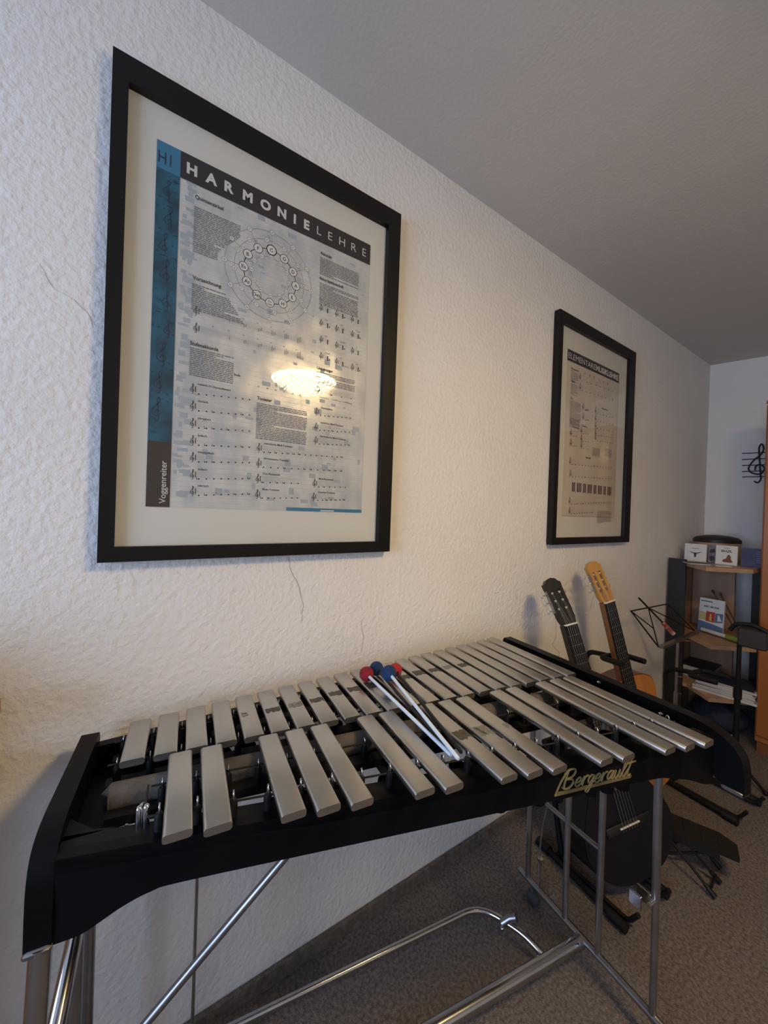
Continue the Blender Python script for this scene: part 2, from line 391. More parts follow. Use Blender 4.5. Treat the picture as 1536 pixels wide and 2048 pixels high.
# headings and paragraphs
for tx, (x, z), wd in (('Quintenzirkel', A(505, 712), .058), ('Vorzeichnung', A(492, 1098), .059), ('Akkorde', A(1105, 980), .032), ('Akkordsymbolschrift', A(1100, 1100), .072), ('Stufenakkorde', B(480, 214), .058), ('Tonleiter', B(802, 478), .036), ('Umkehrungen', B(1090, 332), .045)):
    P.text('ink', tx, x, z, .0085, .012, width=wd)
x, z = A(500, 745); P.para(x, z, x + .098, z - .105, shape=lambda t: 1. if t < .25 else max(.52, 1 - .9 * (t - .25)))
x, z = A(490, 1115); P.para(x, z, x + .115, z - .060, shape=lambda t: .62 + .38 * t)
x, z = A(1105, 990); P.para(x, z, x + .118, z - .050)
x, z = A(1103, 1112); P.para(x, z, x + .118, z - .062)
x, z = B(480, 222); P.para(x, z, x + .092, z - .066)
x, z = B(800, 488); P.para(x, z, x + .130, z - .090)
x, z = B(1088, 338); P.para(x, z, x + .116, z - .036)
# key-signature staves
for yy in (1252, 1335):
    x, z = A(490, yy); P.staff(x, x + .262, z, .0031, notes=0)
    for k in range(7):
        xx = x + .045 + k * .033
        for j in range(k % 8): P.line('ink', (xx + (j % 3) * .004, z + (j - 2) * .002), (xx + (j % 3) * .004, z + (j) * .002 + .004), .0008)
        P.text('ink', 'CGDAEHF'[k], xx - .004, z + .014, .0036)
# chord grid on the right
for r_, (ya) in enumerate((1238, 1310, 1390, 1470)):
    for c_, xa in enumerate((1097, 1172, 1248)):
        x, z = A(xa, ya + c_ * 27); P.staff(x, x + .036, z, .0026, notes=0)
        P.text('ink', ['C', 'Cm', 'C7', 'Cmaj7'][(r_ + c_) % 4], x + .018, z + .012, .0042)
        for k in range(3): P.disc('ink', (x + .026, z - .004 + k * .0042), .0021, 8)
        if (r_ + c_) % 2: P.disc('ink', (x + .0315, z - .002), .0018, 8)
# scales
for k, (tx, yy) in enumerate((('ionisch (= Durtonleiter)', 425), ('dorisch', 507), ('phrygisch', 590), ('lydisch', 674), ('mixolydisch', 755), ('äolisch', 838), ('lokrisch', 918))):
    x, z = B(474, yy); P.staff(x, x + .138, z - .002, .0031, notes=8, rise=.42, acc=.05 if k == 0 else .35)
    P.text('ink', tx, x + .018, z + .0115, .0052, .006)
for tx, a, yy, ln, nn in (('melodische Moll-Tonleiter', 795, 710, .243, 15), ('chromatische Tonleiter', 793, 783, .243, 13), ('Dur-Pentatonik', 790, 857, .118, 6), ('Blues-Tonleiter', 787, 933, .118, 7), ('Moll-Pentatonik', 1064, 880, .108, 6), ('Ganzton-Tonleiter', 1060, 945, .108, 7)):
    x, z = B(a, yy); P.staff(x, x + ln, z - .002, .0031, notes=nn, rise=.25); P.text('ink', tx, x + .02, z + .0115, .005, .006)
for tx, a, yy, nn in (('', 1080, 428, 4), ('Durtonleiter', 1075, 535, 8), ('natürliche Moll-Tonleiter', 1072, 607, 8), ('harmonische Moll-Tonleiter', 1070, 673, 8)):
    x, z = B(a, yy); P.staff(x, x + .116, z - .002, .0029, notes=nn, rise=.4)
    if tx: P.text('ink', tx, x + .02, z + .0115, .005, .006)
x, z = B(1100, 468); P.text('grey', 'Grundstellung     1. Umkehrung     2. Umkehrung', x, z, .0042, width=.10)
x, z = B(690, 362); P.text('ink', 'Stufe', x, z, .0055, .008)
for k, tx in enumerate(('I', 'II', 'III', 'IV', 'V', 'VI', 'VII')): P.text('ink', tx, x + .035 + k * .021, z - .016, .0045)
P.rect('blues', B(975, 0)[0], Z0, X1, Z0 + .0085)
P.rect('pale', B(1140, 0)[0], Z0 + .001, B(1205, 0)[0], Z0 + .004, .0004)
# faint blue-grey block pattern of the background print
for k in range(170):
    x = random.choice([random.uniform(.088, .55), random.uniform(.088, .11)]); z = random.uniform(Z0 + .01, 1.925); ww = random.uniform(.006, .022)
    P.rect('ghost', x, z, min(x + ww, X1), z + random.uniform(.004, .016), -.00042 + k * 2e-6)
for k in range(62): P.rect('ghostl', .087, Z0 + .012 + k * .0114, X1, Z0 + .0126 + k * .0114, -.00046)
NAMES['ghost'] = ('background_blocks', mat('ghost_blue', (.36, .42, .46), .45)); NAMES['ghostl'] = ('background_lines', mat('ghost_line', (.40, .43, .45), .45))
P.build(po1, NAMES, loc1)

# ---- second poster: ELEMENTARE MUSIKLEHRE
root2, po2, loc2 = picture(1.502, 2.212, 1.109, 2.106, (1.531, 2.150, 1.139, 2.058), 1.593, 2.066, 1.234, 1.967, PAPER2, 'black framed cream music theory poster nearer the corner shelf')
P = Print(-.0133)
def C2(a, b):
    q = onwall((1060 + a * .24896, 600 + b * .24896), .0128); return q[0], q[2]
P.rect('bar', 1.593, 1.917, 2.066, 1.967)
P.text('pale', 'ELEMENTARE', 1.60, 1.929, .026, -.005, width=.232)
P.text('pale', 'MUSIKLEHRE', 1.836, 1.929, .026, .03, width=.222)
P.line('grey', (1.593, 1.234), (2.066, 1.234), .0012); P.line('grey', (2.065, 1.234), (2.065, 1.92), .0012)
def para2(a, b, w_, h_): x, z = C2(a, b); P.para(x, z, x + w_, z - h_, .005)
for (a, b, w_, h_) in ((330, 560, .06, .05), (330, 665, .055, .05), (322, 800, .09, .12), (322, 940, .08, .03), (540, 1690, .14, .06), (500, 1180, .07, .04), (600, 1190, .07, .04)): para2(a, b, w_, h_)
for (a, b, tx) in ((330, 555, 'Notenschrift'), (330, 655, 'Pausen'), (322, 792, 'Takt'), (575, 875, 'Notenwerte'), (445, 1270, 'Intervalle'), (340, 1022, 'Vorzeichen'), (415, 1015, 'Tonarten')):
    x, z = C2(a, b); P.text('ink', tx, x, z, .009, .012)
for (a, b, l, n_) in ((390, 620, .33, 8), (390, 700, .33, 9), (415, 860, .07, 5), (415, 940, .07, 4), (515, 890, .19, 6), (515, 950, .19, 6), (515, 1010, .19, 6), (515, 1065, .19, 8), (515, 1110, .19, 7), (315, 1070, .07, 3), (315, 1150, .07, 3), (400, 1050, .08, 3), (400, 1115, .08, 3), (400, 1170, .08, 2), (310, 1300, .40, 14), (310, 1400, .40, 14), (305, 1620, .40, 16), (305, 1700, .22, 9)):
    x, z = C2(a, b); P.staff(x, min(x + l, 2.05), z, .0046, notes=n_, rise=.3, acc=.2)
for k, ch in enumerate('FBESAD'): x, z = C2(440 + k * 36, 585 + k * 14); P.text('ink', ch, x, 1.885, .012)
x0_, z0_ = C2(330, 1462); z1_ = z0_ - .062
for k in range(29): P.line('light', (x0_ + k * .0135, z0_), (x0_ + k * .0135, z1_), .0008)
for k in range(28):
    if k % 7 not in (2, 6): P.rect('ink', x0_ + (k + .66) * .0135, z1_ + .02, x0_ + (k + 1.34) * .0135, z0_)
P.build(po2, NAMES, loc2)

# ================================================================== VIBRAPHONE
TH = -.1331; VO = (.0259, -.0651, 0)
vib = thing('vibraphone', 'black vibraphone with two rows of grey metal bars below the big poster', 'vibraphone', VO, TH)
ZB = .80; PITCH = .0486; BW = .0363; BT = .0122
def V(s, t, z): return (s, -t, z)            # s along the instrument, t towards the room, z up
def tow(s, t, z):
    c_, s_ = math.cos(TH), math.sin(TH); return np.array([VO[0] + c_ * s + s_ * t, VO[1] + s_ * s - c_ * t, z])
def toloc(p):
    d = np.array(p) - np.array(VO); c_, s_ = math.cos(TH), math.sin(TH); return np.array([d[0] * c_ + d[1] * s_, -(-d[0] * s_ + d[1] * c_), d[2]])
def ons(p, s):
    r = ray(p); u = np.array([math.cos(TH), math.sin(TH), 0]); return toloc(CAM + r * ((s - u @ (CAM - np.array(VO))) / (u @ r)))
ACC = [1.5, 2.5, 4.5, 5.5, 6.5, 8.5, 9.5, 11.5, 12.5, 13.5, 15.5, 16.5, 18.5, 19.5, 20.5]
nf = lambda s: -.1259 * s
nn_ = lambda s: .1318 + .0571 * s
af = lambda s: .1365 + .0595 * s
an = lambda s: .3085 + .2046 * s
def bar_mesh(s0, t0, t1):
    """bar with a rounded section and eased ends"""
    w2, h2, r = BW / 2, BT / 2, .0048
    sec = []
    for cx, cz, a0 in ((w2 - r, h2 - r * .8, 0), (-w2 + r, h2 - r * .8, 90), (-w2 + r, -h2 + r * .8, 180), (w2 - r, -h2 + r * .8, 270)):
        for k in range(4): a = math.radians(a0 + k * 30); sec.append((cx + r * math.cos(a), cz + r * .8 * math.sin(a)))
    n = len(sec); v = []; f = []
    e = .0009
    st = [(t0, .94), (t0 + e, 1.), (t1 - e, 1.), (t1, .94)]
    for (t, k) in st:
        for (a, b) in sec: v.append(V(s0 + w2 + a * (1 - (1 - k) * .35), t, ZB - BT / 2 + b * k))
    for i in range(3):
        for j in range(n): f.append((i * n + j, i * n + (j + 1) % n, (i + 1) * n + (j + 1) % n, (i + 1) * n + j))
    f += [tuple(range(n - 1, -1, -1)), tuple(range(3 * n, 4 * n))]
    return MB().add(v, f)
TAPE = mat('tape_residue', (.055, .05, .043), .6, .3, var=((.11, .10, .085), 120, 3))
TAPE2 = mat('tape_residue_thin', (.20, .19, .165), .5, .7, var=((.33, .31, .27), 160, 3))
BARS = {}
for i in range(22):
    s0 = i * PITCH; BARS['n', i] = bar_mesh(s0, nf(s0), nn_(s0)).build('bar', ALU, vib)
for q in ACC:
    s0 = q * PITCH - .001; BARS['a', q] = bar_mesh(s0, af(s0), an(s0)).build('bar', ALU, vib)
def tape(key, s0, t, h, m, w0=0., w1=1., jag=.004):
    b = BARS[key]; x0, x1 = s0 + BW * w0 + .003, s0 + BW * w1 - .003; pts = []
    N = 7
    for k in range(N): pts.append((x0 + (x1 - x0) * k / (N - 1), t - h / 2 + random.uniform(-jag, jag) * .5))
    for k in range(N): pts.append((x1 - (x1 - x0) * k / (N - 1), t + h / 2 + random.uniform(-jag, jag)))
    MB().prism(pts, lambda a, c: V(a, c, ZB - .00005), lambda a, c: V(a, c, ZB + .00035)).build('tape_residue', m, b, smooth=False)
for i, t, m, h in ((5, .063, TAPE, .016), (6, .061, TAPE2, .02), (7, .058, TAPE, .017), (8, .046, TAPE, .02), (9, .041, TAPE, .021), (10, .042, TAPE, .02), (12, .030, TAPE, .022), (13, .022, TAPE, .024), (14, .024, TAPE, .022), (15, .022, TAPE2, .02), (16, .026, TAPE, .02)):
    tape(('n', i), i * PITCH, t, h, m)
s4 = 4 * PITCH
for a_, b_ in (((.004, .052), (.016, .056)), ((.004, .060), (.016, .056)), ((.005, .067), (.017, .063))):
    MB().tube([V(s4 + a_[0], a_[1], ZB), V(s4 + b_[0], b_[1], ZB)], .0009, 6).build('pen_mark', TAPE, BARS['n', 4])
tape(('a', 11.5), 11.5 * PITCH, .297, .028, TAPE); tape(('a', 12.5), 12.5 * PITCH, .303, .03, TAPE2); tape(('a', 13.5), 13.5 * PITCH, .308, .014, TAPE2, .45, 1.)
MB().prism([(12.6 * PITCH, .29), (12.6 * PITCH + .006, .29), (12.6 * PITCH + .012, .316), (12.6 * PITCH + .005, .314)], lambda a, c: V(a, c, ZB), lambda a, c: V(a, c, ZB + .0005)).build('tape_residue', TAPE, BARS['a', 12.5], smooth=False)

# frame
FRT = lambda s: .272 + .185 * s              # front face of the apron
BCK = lambda s: -.004 - .126 * s             # back face
def end_board(s0, s1, tb, curve, drop):
    tf = curve[-1][0]
    prof = [(tb, .70), (tb, .776), (tb + .006, .786)] + [tuple(p) for p in cat(curve, 3)] + [(tf, drop), (tf - .03, drop), (tf - .06, drop + .02), (tf - .09, .70)]
    return MB().prism(prof, lambda t, z: V(s0, t, z), lambda t, z: V(s1, t, z)).build('end_board', BLACK, vib)
lb = end_board(-.078, -.050, -.016, [(.19, .787), (.22, .784), (.242, .776), (.255, .763), (.262, .745), (.265, .725), (.266, .70)], .654)
rb = end_board(1.118, 1.148, -.150, [(.43, .787), (.46, .784), (.481, .778), (.498, .770), (.512, .760), (.523, .745), (.529, .725), (.531, .70)], .668)
MB().box(V(-.079, .232, .652), V(-.049, .270, .662), .003).build('metal_shoe', STEEL, lb)
MB().box(V(1.117, .492, .664), V(1.149, .531, .676), .003).build('metal_shoe', STEEL, rb)
# apron with arched lower edge
low = [(-.050, .656), (-.02, .661), (0, .671), (.027, .686), (.06, .698), (.10, .702), (.30, .702), (.60, .702), (.93, .702), (.99, .697), (1.05, .683), (1.09, .668), (1.118, .664)]
low = [tuple(p) for p in cat(low, 4)]
ap = MB().prism(low + [(1.118, .766), (-.050, .766)], lambda s, z: V(s, FRT(s), z), lambda s, z: V(s, FRT(s) - .018, z)).build('front_apron', BLACK, vib)
MB().prism([(-.05, .69), (1.118, .69), (1.118, .768), (-.05, .768)], lambda s, z: V(s, BCK(s) - .012, z), lambda s, z: V(s, BCK(s) + .006, z)).build('back_rail', BLACK, vib)
def rail(tl, wd, z0, z1, s0=-.05, s1=1.118, m=BLACKM, name='bar_rail'):
    return MB().prism([(s0, -wd / 2), (s1, -wd / 2), (s1, wd / 2), (s0, wd / 2)], lambda s, t: V(s, tl(s) + t, z0), lambda s, t: V(s, tl(s) + t, z1)).build(name, m, vib)
n1 = lambda s: .030 - .085 * s
n2 = lambda s: .102 + .016 * s
a1 = lambda s: .178 + .092 * s
a2 = lambda s: .252 + .168 * s
rail(n1, .022, .735, .752, -.022); rail(n2, .022, .735, .752, -.022); rail(a1, .024, .735, .750, -.010)
MB().prism([(-.05, -.004), (-.012, 0), (-.012, .20), (-.05, .20)], lambda s, t: V(s, t, .722), lambda s, t: V(s, t, .728)).build('dark_filler', BLACK, vib)  # added black panel standing in for the shaded void inside the frame
MB().prism([(-.05, .19), (-.015, .225), (.01, .232), (-.05, .232)], lambda s, t: V(s, t, .745), lambda s, t: V(s, t, .7655)).build('corner_gusset', BLACKM, vib)
rail(lambda s: FRT(s) - .020, .040, .745, .7655)
dm = lambda s: .150 + .058 * s
MB().tube([V(-.012, dm(0) + .004, .754), V(-.008, dm(0), .756), V(1.075, dm(1.075), .756), V(1.08, dm(1.08), .754)], [.015, .021, .021, .015], 14).build('damper_roll', FELT, vib)
rail(lambda s: dm(s) + .004, .05, .726, .736, -.01, 1.08, BLACK, 'damper_bar')
for sx in (.04, .30): MB().lathe([(.004, 0), (.004, .012), (.006, .013), (.006, .018), (.002, .02)], V(sx, dm(sx) + .028, .736), 12).build('damper_screw', CHROME, vib)
# cross beams under the rails
for sx in (-.03, .45, 1.06):
    MB().prism([(BCK(sx), .70), (FRT(sx) - .018, .70), (FRT(sx) - .018, .726), (BCK(sx), .726)], lambda t, z: V(sx, t, z), lambda t, z: V(sx + .03, t, z)).build('cross_beam', BLACKM, vib)
# resonator tubes
def res_mesh(L):
    mb = MB(); r0 = .0175; seg = 16; v = []; f = []
    for r, z in ((r0, -L), (r0, 0), (r0 - .0015, 0), (r0 - .0015, -L + .01)):
        for k in range(seg): a = 2 * math.pi * k / seg; v.append((r * math.cos(a), r * math.sin(a), z))
    for i in range(3):
        for k in range(seg): f.append((i * seg + k, i * seg + (k + 1) % seg, (i + 1) * seg + (k + 1) % seg, (i + 1) * seg + k))
    f += [tuple(range(seg - 1, -1, -1)), tuple(range(3 * seg, 4 * seg))]
    return mb.add(v, f).mesh('resonator', BLACK, 'auto')
for i in range(22):
    s0 = i * PITCH + BW / 2; link('resonator', res_mesh(.05 + .004 * i), vib, V(s0, (n1(s0) + n2(s0)) / 2, .733))
for q in ACC:
    s0 = q * PITCH + BW / 2; link('resonator', res_mesh(.05 + .004 * q), vib, V(s0, (a1(s0) + FRT(s0) - .045) / 2 + .004, .733))
# posts: black rubber sleeve with a chrome eye, between the bars on four lines; cords through the eyes
pm = MB().lathe([(.0062, 0), (.0062, .020), (.0048, .024), (.002, .025)], (0, 0, 0), 12).mesh('cord_post', RUB, 'auto')
em = MB().tube([(0, 0, .018), (0, -.0028, .026), (0, -.0030, .034), (0, 0, .038), (0, .0030, .034), (0, .0028, .026), (0, 0, .0185)], .0014, 8).mesh('post_eye', CHROME, True)
GAP = PITCH - BW
def post(s, t, z):
    p = link('cord_post', pm, vib, V(s, t, z)); link('post_eye', em, p)
for i in range(23):
    s0 = i * PITCH - GAP / 2
    post(s0, n1(s0), .7525); post(s0, n2(s0), .7525)
pos = []
for q in ACC:
    pos.append(q * PITCH - .001 - GAP / 2)
    if q + 1 not in ACC: pos.append(q * PITCH - .001 + BW + GAP / 2)
for s0 in pos:
    post(s0, a1(s0), .7505); post(s0, a2(s0), .7655)
for ln, s0, s1, z in ((n1, -.02, 1.075, .781), (n2, -.02, 1.075, .781), (a1, .05, 1.06, .779), (a2, .05, 1.06, .7868)):
    MB().tube([V(s0, ln(s0), z), V(s1, ln(s1), z)], .0016, 6).build('bar_cord', CORD, vib)
for ds in (0, .009): MB().lathe([(.0045, 0), (.0045, .028), (.003, .031), (.001, .032)], V(.040 + ds, a2(.05) - .012, .7655), 12).build('tension_pin', CHROME, vib)
MB().tube([V(.046, a2(.05) - .012, .785), V(.046, a1(.05), .782)], .0016, 6).build('bar_cord', CORD, vib)
MB().box(V(.040, .185, .752), V(.047, .235, .757)).build('cord_bracket', BLACK, vib)
for sx, tx in ((-.047, .20), (-.047, .215)): MB().lathe([(.003, 0), (.003, .004), (.001, .005)], V(.005 + (tx - .2), .205 if tx == .2 else .195, .735), 8).build('screw', CHROME, vib)
MB().lathe([(.006, 0), (.006, .003), (.002, .006)], (0, 0, 0), 12).build('screw', CHROME, vib).location = V(1.112, .22, .775)
MB().lathe([(.006, 0), (.006, .003), (.002, .006)], (0, 0, 0), 12).build('screw', CHROME, vib).location = V(1.105, .38, .768)

# script badge on the apron
LET = dict(B=([[(.35, 0), (.25, 1.), (.3, 2.)], [(-.05, 1.6), (.35, 2.05), (1.0, 2.05), (1.2, 1.65), (.9, 1.2), (.35, 1.05), (1.05, .95), (1.3, .5), (1., .05), (.5, -.02), (.15, .2)]], 1.55),
  e=([[(.0, .42), (.45, .5), (.62, .8), (.38, 1.), (.1, .7), (.12, .22), (.4, .0), (.85, .3)]], .78), r=([[(.0, .35), (.2, 1.0), (.22, .5), (.2, .0)], [(.22, .55), (.38, .92), (.62, 1.02), (.7, .9)]], .74),
  g=([[(.68, .85), (.35, 1.), (.08, .6), (.22, .12), (.5, .3), (.72, .95), (.6, -.2), (.4, -.85), (.1, -.7), (.35, -.2), (.95, .3)]], .85), a=([[(.68, .85), (.35, 1.), (.08, .6), (.22, .06), (.5, .3), (.7, .98), (.64, .2), (.78, .03), (1., .3)]], .9),
  u=([[(.0, .3), (.12, .95), (.12, .3), (.3, .02), (.58, .4), (.64, .98), (.6, .3), (.75, .03), (1., .3)]], .9), l=([[(.0, .3), (.4, 1.3), (.42, 1.95), (.22, 1.95), (.16, 1.1), (.22, .2), (.42, .02), (.65, .3)]], .6),
  t=([[(.0, .3), (.28, 1.0), (.34, 1.85), (.24, .3), (.42, .02), (.7, .2)], [(-.25, 1.45), (.95, 1.62)]], .7))
lg = MB(); ux = 0.; KU = .170 / 8.9; KV = .0165
def LG(u, v): s = .722 + (u + .30 * v) * KU; return V(s, FRT(s) + .002, .722 + v * KV)
for ch in 'Bergerault':
    strokes, adv = LET[ch]
    for st in strokes: lg.tube([LG(ux + p[0], p[1]) for p in cat(st, 5)], .0017 if ch != 'B' else .002, 6)
    ux += adv
lg.prism([(-.45, -.62), (ux + .2, -.30), (ux + .2, .0), (-.2, -.22)], lambda a, b: (lambda p: (p[0], p[1] + .001, p[2]))(LG(a, b)), lambda a, b: (lambda p: (p[0], p[1] - .001, p[2]))(LG(a, b)))
lg.tube([LG(-.45, -.6), LG(-.25, .8), LG(.1, 1.9)], .0017, 6)
lg.build('name_badge', GOLD, ap, label='gold script name badge')

# leg frame at the far end
SR = 1.094; ZR = .066
def leg(p0, p1, r, m=STEEL, name='leg'): return MB().tube([V(*p0), V(*p1)], r, 14).build(name, m, vib)
MB().tube([V(SR, -.014, ZR), V(SR, .43, ZR)], .0095, 14).build('base_rail', STEEL, vib)
for tx in (.019, .155, .255): leg((SR, tx, ZR), (SR, tx, .70), .0083)
l4 = leg((SR, .389, .34), (SR, .384, .70), .0090)
leg((SR, .391, ZR - .01), (SR, .389, .35), .0078)
MB().tube([V(SR, .019, .347), V(SR, .255, .347)], .0072, 12).build('cross_tube', STEEL, vib)
MB().tube([V(SR, .389, .340), V(SR - .030, .389, .338)], .0055, 10).build('clamp_bolt', CHROME, l4)
MB().box(V(SR - .012, .352, .318), V(SR - .007, .384, .350), .001).box(V(SR - .030, .345, .308), V(SR - .024, .372, .340), .001).build('clamp_lever', CHROME, l4)
for tx in (.038, .412):
    c_ = MB().tube([V(SR, tx, ZR), V(SR, tx, .035)], .006, 10).build('castor', STEEL, vib)
    MB().lathe([(.008, -.010), (.020, -.009), (.0225, 0), (.020, .009), (.008, .010)], V(SR, tx + .004, .0225), 20, ax=[[0, 0, 1], [0, 1, 0], [-1, 0, 0]]).build('wheel', mat('grey_wheel', (.05, .05, .052), .6), c_)
MB().tube([V(SR + .01, .055, ZR), V(SR + .012, .055, .125), V(SR + .012, .055, .155)], [.0035, .0035, .0085], 10).build('clamp_bolt', CHROME, vib)
MB().tube([V(SR + .01, .095, ZR), V(SR + .032, .095, ZR)], .0035, 8).build('clamp_bolt', CHROME, vib)
MB().tube(cat([V(SR, .06, ZR), V(SR + .012, .055, .22), V(SR + .01, .085, .42), V(SR, .09, .70)], 6), .0025, 6).build('pedal_cable', STEEL, vib)
# base tubes
MB().tube([V(SR - .004, .208, .058), V(-.055, .145, .058)], .0155, 18).build('base_stretcher', CHROME, vib)
MB().tube([V(SR - .004, .208, .058), V(SR - .020, .207, .058)], .0175, 18).build('tube_collar', STEEL, vib)
MB().tube(bend([V(.05, -.028, .050), V(.905, .010, .052), V(.965, .125, .052), V(.985, .180, .034)], .075, 10), .0088, 14).build('pedal_tube', CHROME, vib)
MB().tube([V(.930, .075, .050), V(.950, .085, .066), V(.962, .098, .075)], .0105, 10).build('tube_clamp', STEEL, vib)
MB().ball(V(.922, .085, .048), .0065, 10, 8).build('clamp_bolt', CHROME, vib)
# near-end legs
MB().tube([V(-.062, .258, .66), V(-.075, .290, .02)], .0125, 16).build('leg', CHROME, vib)
MB().tube([V(-.052, .114, .70), V(-.052, .122, .02)], .0105, 14).build('leg', STEEL, vib)
MB().tube([V(-.050, .034, .70), V(-.050, .030, .02)], .0105, 14).build('leg', STEEL, vib)
MB().tube([V(-.050, .118, .56), V(-.050, .150, .54), V(-.056, .275, .46), V(-.068, .286, .10)], .0115, 14).build('leg_brace', CHROME, vib)
MB().tube([V(-.052, .0, .066), V(-.072, .30, .066)], .0095, 14).build('base_rail', STEEL, vib)
MB().tube([V(.49, .118, .70), V(-.045, .105, .225)], .0078, 12).build('diagonal_brace', STEEL, vib)
MB().tube([V(.127, .03, .70), V(.127, .03, .05)], .0032, 8).build('pedal_rod', STEEL, vib)
for tx in (.03, .27):
    c_ = MB().tube([V(-.055, tx, .066), V(-.055, tx, .035)], .006, 10).build('castor', STEEL, vib)
    MB().lathe([(.008, -.010), (.020, -.009), (.0225, 0), (.020, .009), (.008, .010)], V(-.055, tx + .004, .0225), 20, ax=[[0, 0, 1], [0, 1, 0], [-1, 0, 0]]).build('wheel', RUB, c_)

# ================================================================== MALLETS
SHW = mat('white_shaft', (.62, .70, .76), .35); SHB = mat('black_shaft', (.012, .012, .013), .3)
YR_ = mat('red_yarn', (.22, .008, .018), .95, bump=(260, .8, .003, 3), var=((.30, .015, .03), 60, 3))
YR2 = mat('bright_red_yarn', (.38, .015, .02), .95, bump=(260, .8, .003, 3), var=((.46, .03, .03), 60, 3))
YB = mat('blue_yarn', (.008, .03, .10), .95, bump=(260, .8, .003, 3), var=((.012, .05, .15), 60, 3))
def mallet(hp, ep, zh, ze, yarn, sh, label, rad=.0175):
    h = onz(hp, zh); e = onz(ep, ze); root = thing('mallet', label, 'mallet', h, 0, 'mallets lying across the bars')
    d = (e - h); d /= np.linalg.norm(d)
    MB().tube([h + d * rad * .7, e - d * .002, e], [.0036, .0036, .0028], 10).build('shaft', sh, root, off=h)
    u = np.cross(d, (0, 0, 1)); u /= np.linalg.norm(u); ax = np.array([u, np.cross(d, u), d]).T
    prof = [(rad * math.sin(a) + .0005, -rad * math.cos(a)) for a in np.linspace(0, math.pi, 13)]
    hd = MB().lathe(prof, h, 20, ax).build('head', yarn, root, off=h)
mallet((733, 1348), (902, 1510), ZB + .0188, ZB + .0048, YR_, SHW, 'white shafted mallet with dark red yarn head')
mallet((753, 1337), (884, 1488), ZB + .0185, ZB + .0040, YB, SHB, 'black shafted mallet with blue yarn head')
mallet((778, 1346), (917, 1518), ZB + .0405, ZB + .0120, YB, SHW, 'white shafted mallet with blue yarn head')
mallet((791, 1340), (923, 1505), ZB + .0175, ZB + .0040, YR2, SHB, 'black shafted mallet with bright red yarn head', .0165)

# ================================================================== CEILING LAMP (behind the camera, seen in the glass)
def lamp():
    x, y, z = LAMP
    off = (x, y, z - .09)
    root = thing('pendant_lamp', 'warm glowing bowl lamp hanging from the ceiling, seen mirrored in the poster glass', 'lamp', off)
    glow = bpy.data.materials.new('lamp_glass'); glow.use_nodes = True; b = glow.node_tree.nodes['Principled BSDF']
    b.inputs['Base Color'].default_value = (.9, .85, .7, 1); b.inputs['Emission Color'].default_value = (1, .70, .32, 1); b.inputs['Emission Strength'].default_value = LAMP_STRENGTH
    prof = [(.004, -.085), (.06, -.078), (.115, -.060), (.16, -.032), (.19, 0), (.195, .008)]
    wm = MB()
    for k in range(-6, 7):
        c0 = k * .03
        for ax_ in (0, 1):
            pts = []
            for m_ in range(-8, 9):
                e0 = m_ * .023; r_ = math.hypot(c0, e0)
                if r_ < .185: pts.append((x + (c0 if ax_ else e0), y + (e0 if ax_ else c0), z - .088 * (1 - (r_ / .195) ** 2) - .004))
            if len(pts) > 2: wm.tube(pts, .004, 5)
    tag(wm.build('wire_mesh', BLACKM, root, off=off), kind='stuff')
    MB().lathe(prof, (x, y, z), 40).build('bowl', glow, root, off=off)
    MB().lathe([(.193, 0), (.199, .004), (.199, .016), (.19, .018)], (x, y, z + .004), 40).build('rim', CHROME, root, off=off)
    MB().lathe([(.19, 0), (.185, .012), (.06, .03), (.02, .04)], (x, y, z + .02), 32).build('cover', WHITE, root, off=off)
    MB().tube([(x, y, z + .05), (x, y, ZC - .03)], .004, 8).build('stem', CHROME, root, off=off)
    MB().lathe([(.02, -.03), (.055, -.01), (.055, 0)], (x, y, ZC), 24).build('canopy', CHROME, root, off=off)
    for k in range(3):
        a = 2 * math.pi * k / 3; MB().tube([(x + .19 * math.cos(a), y + .19 * math.sin(a), z + .02), (x, y, z + .10)], .0025, 6).build('strut', CHROME, root, off=off)
lamp()

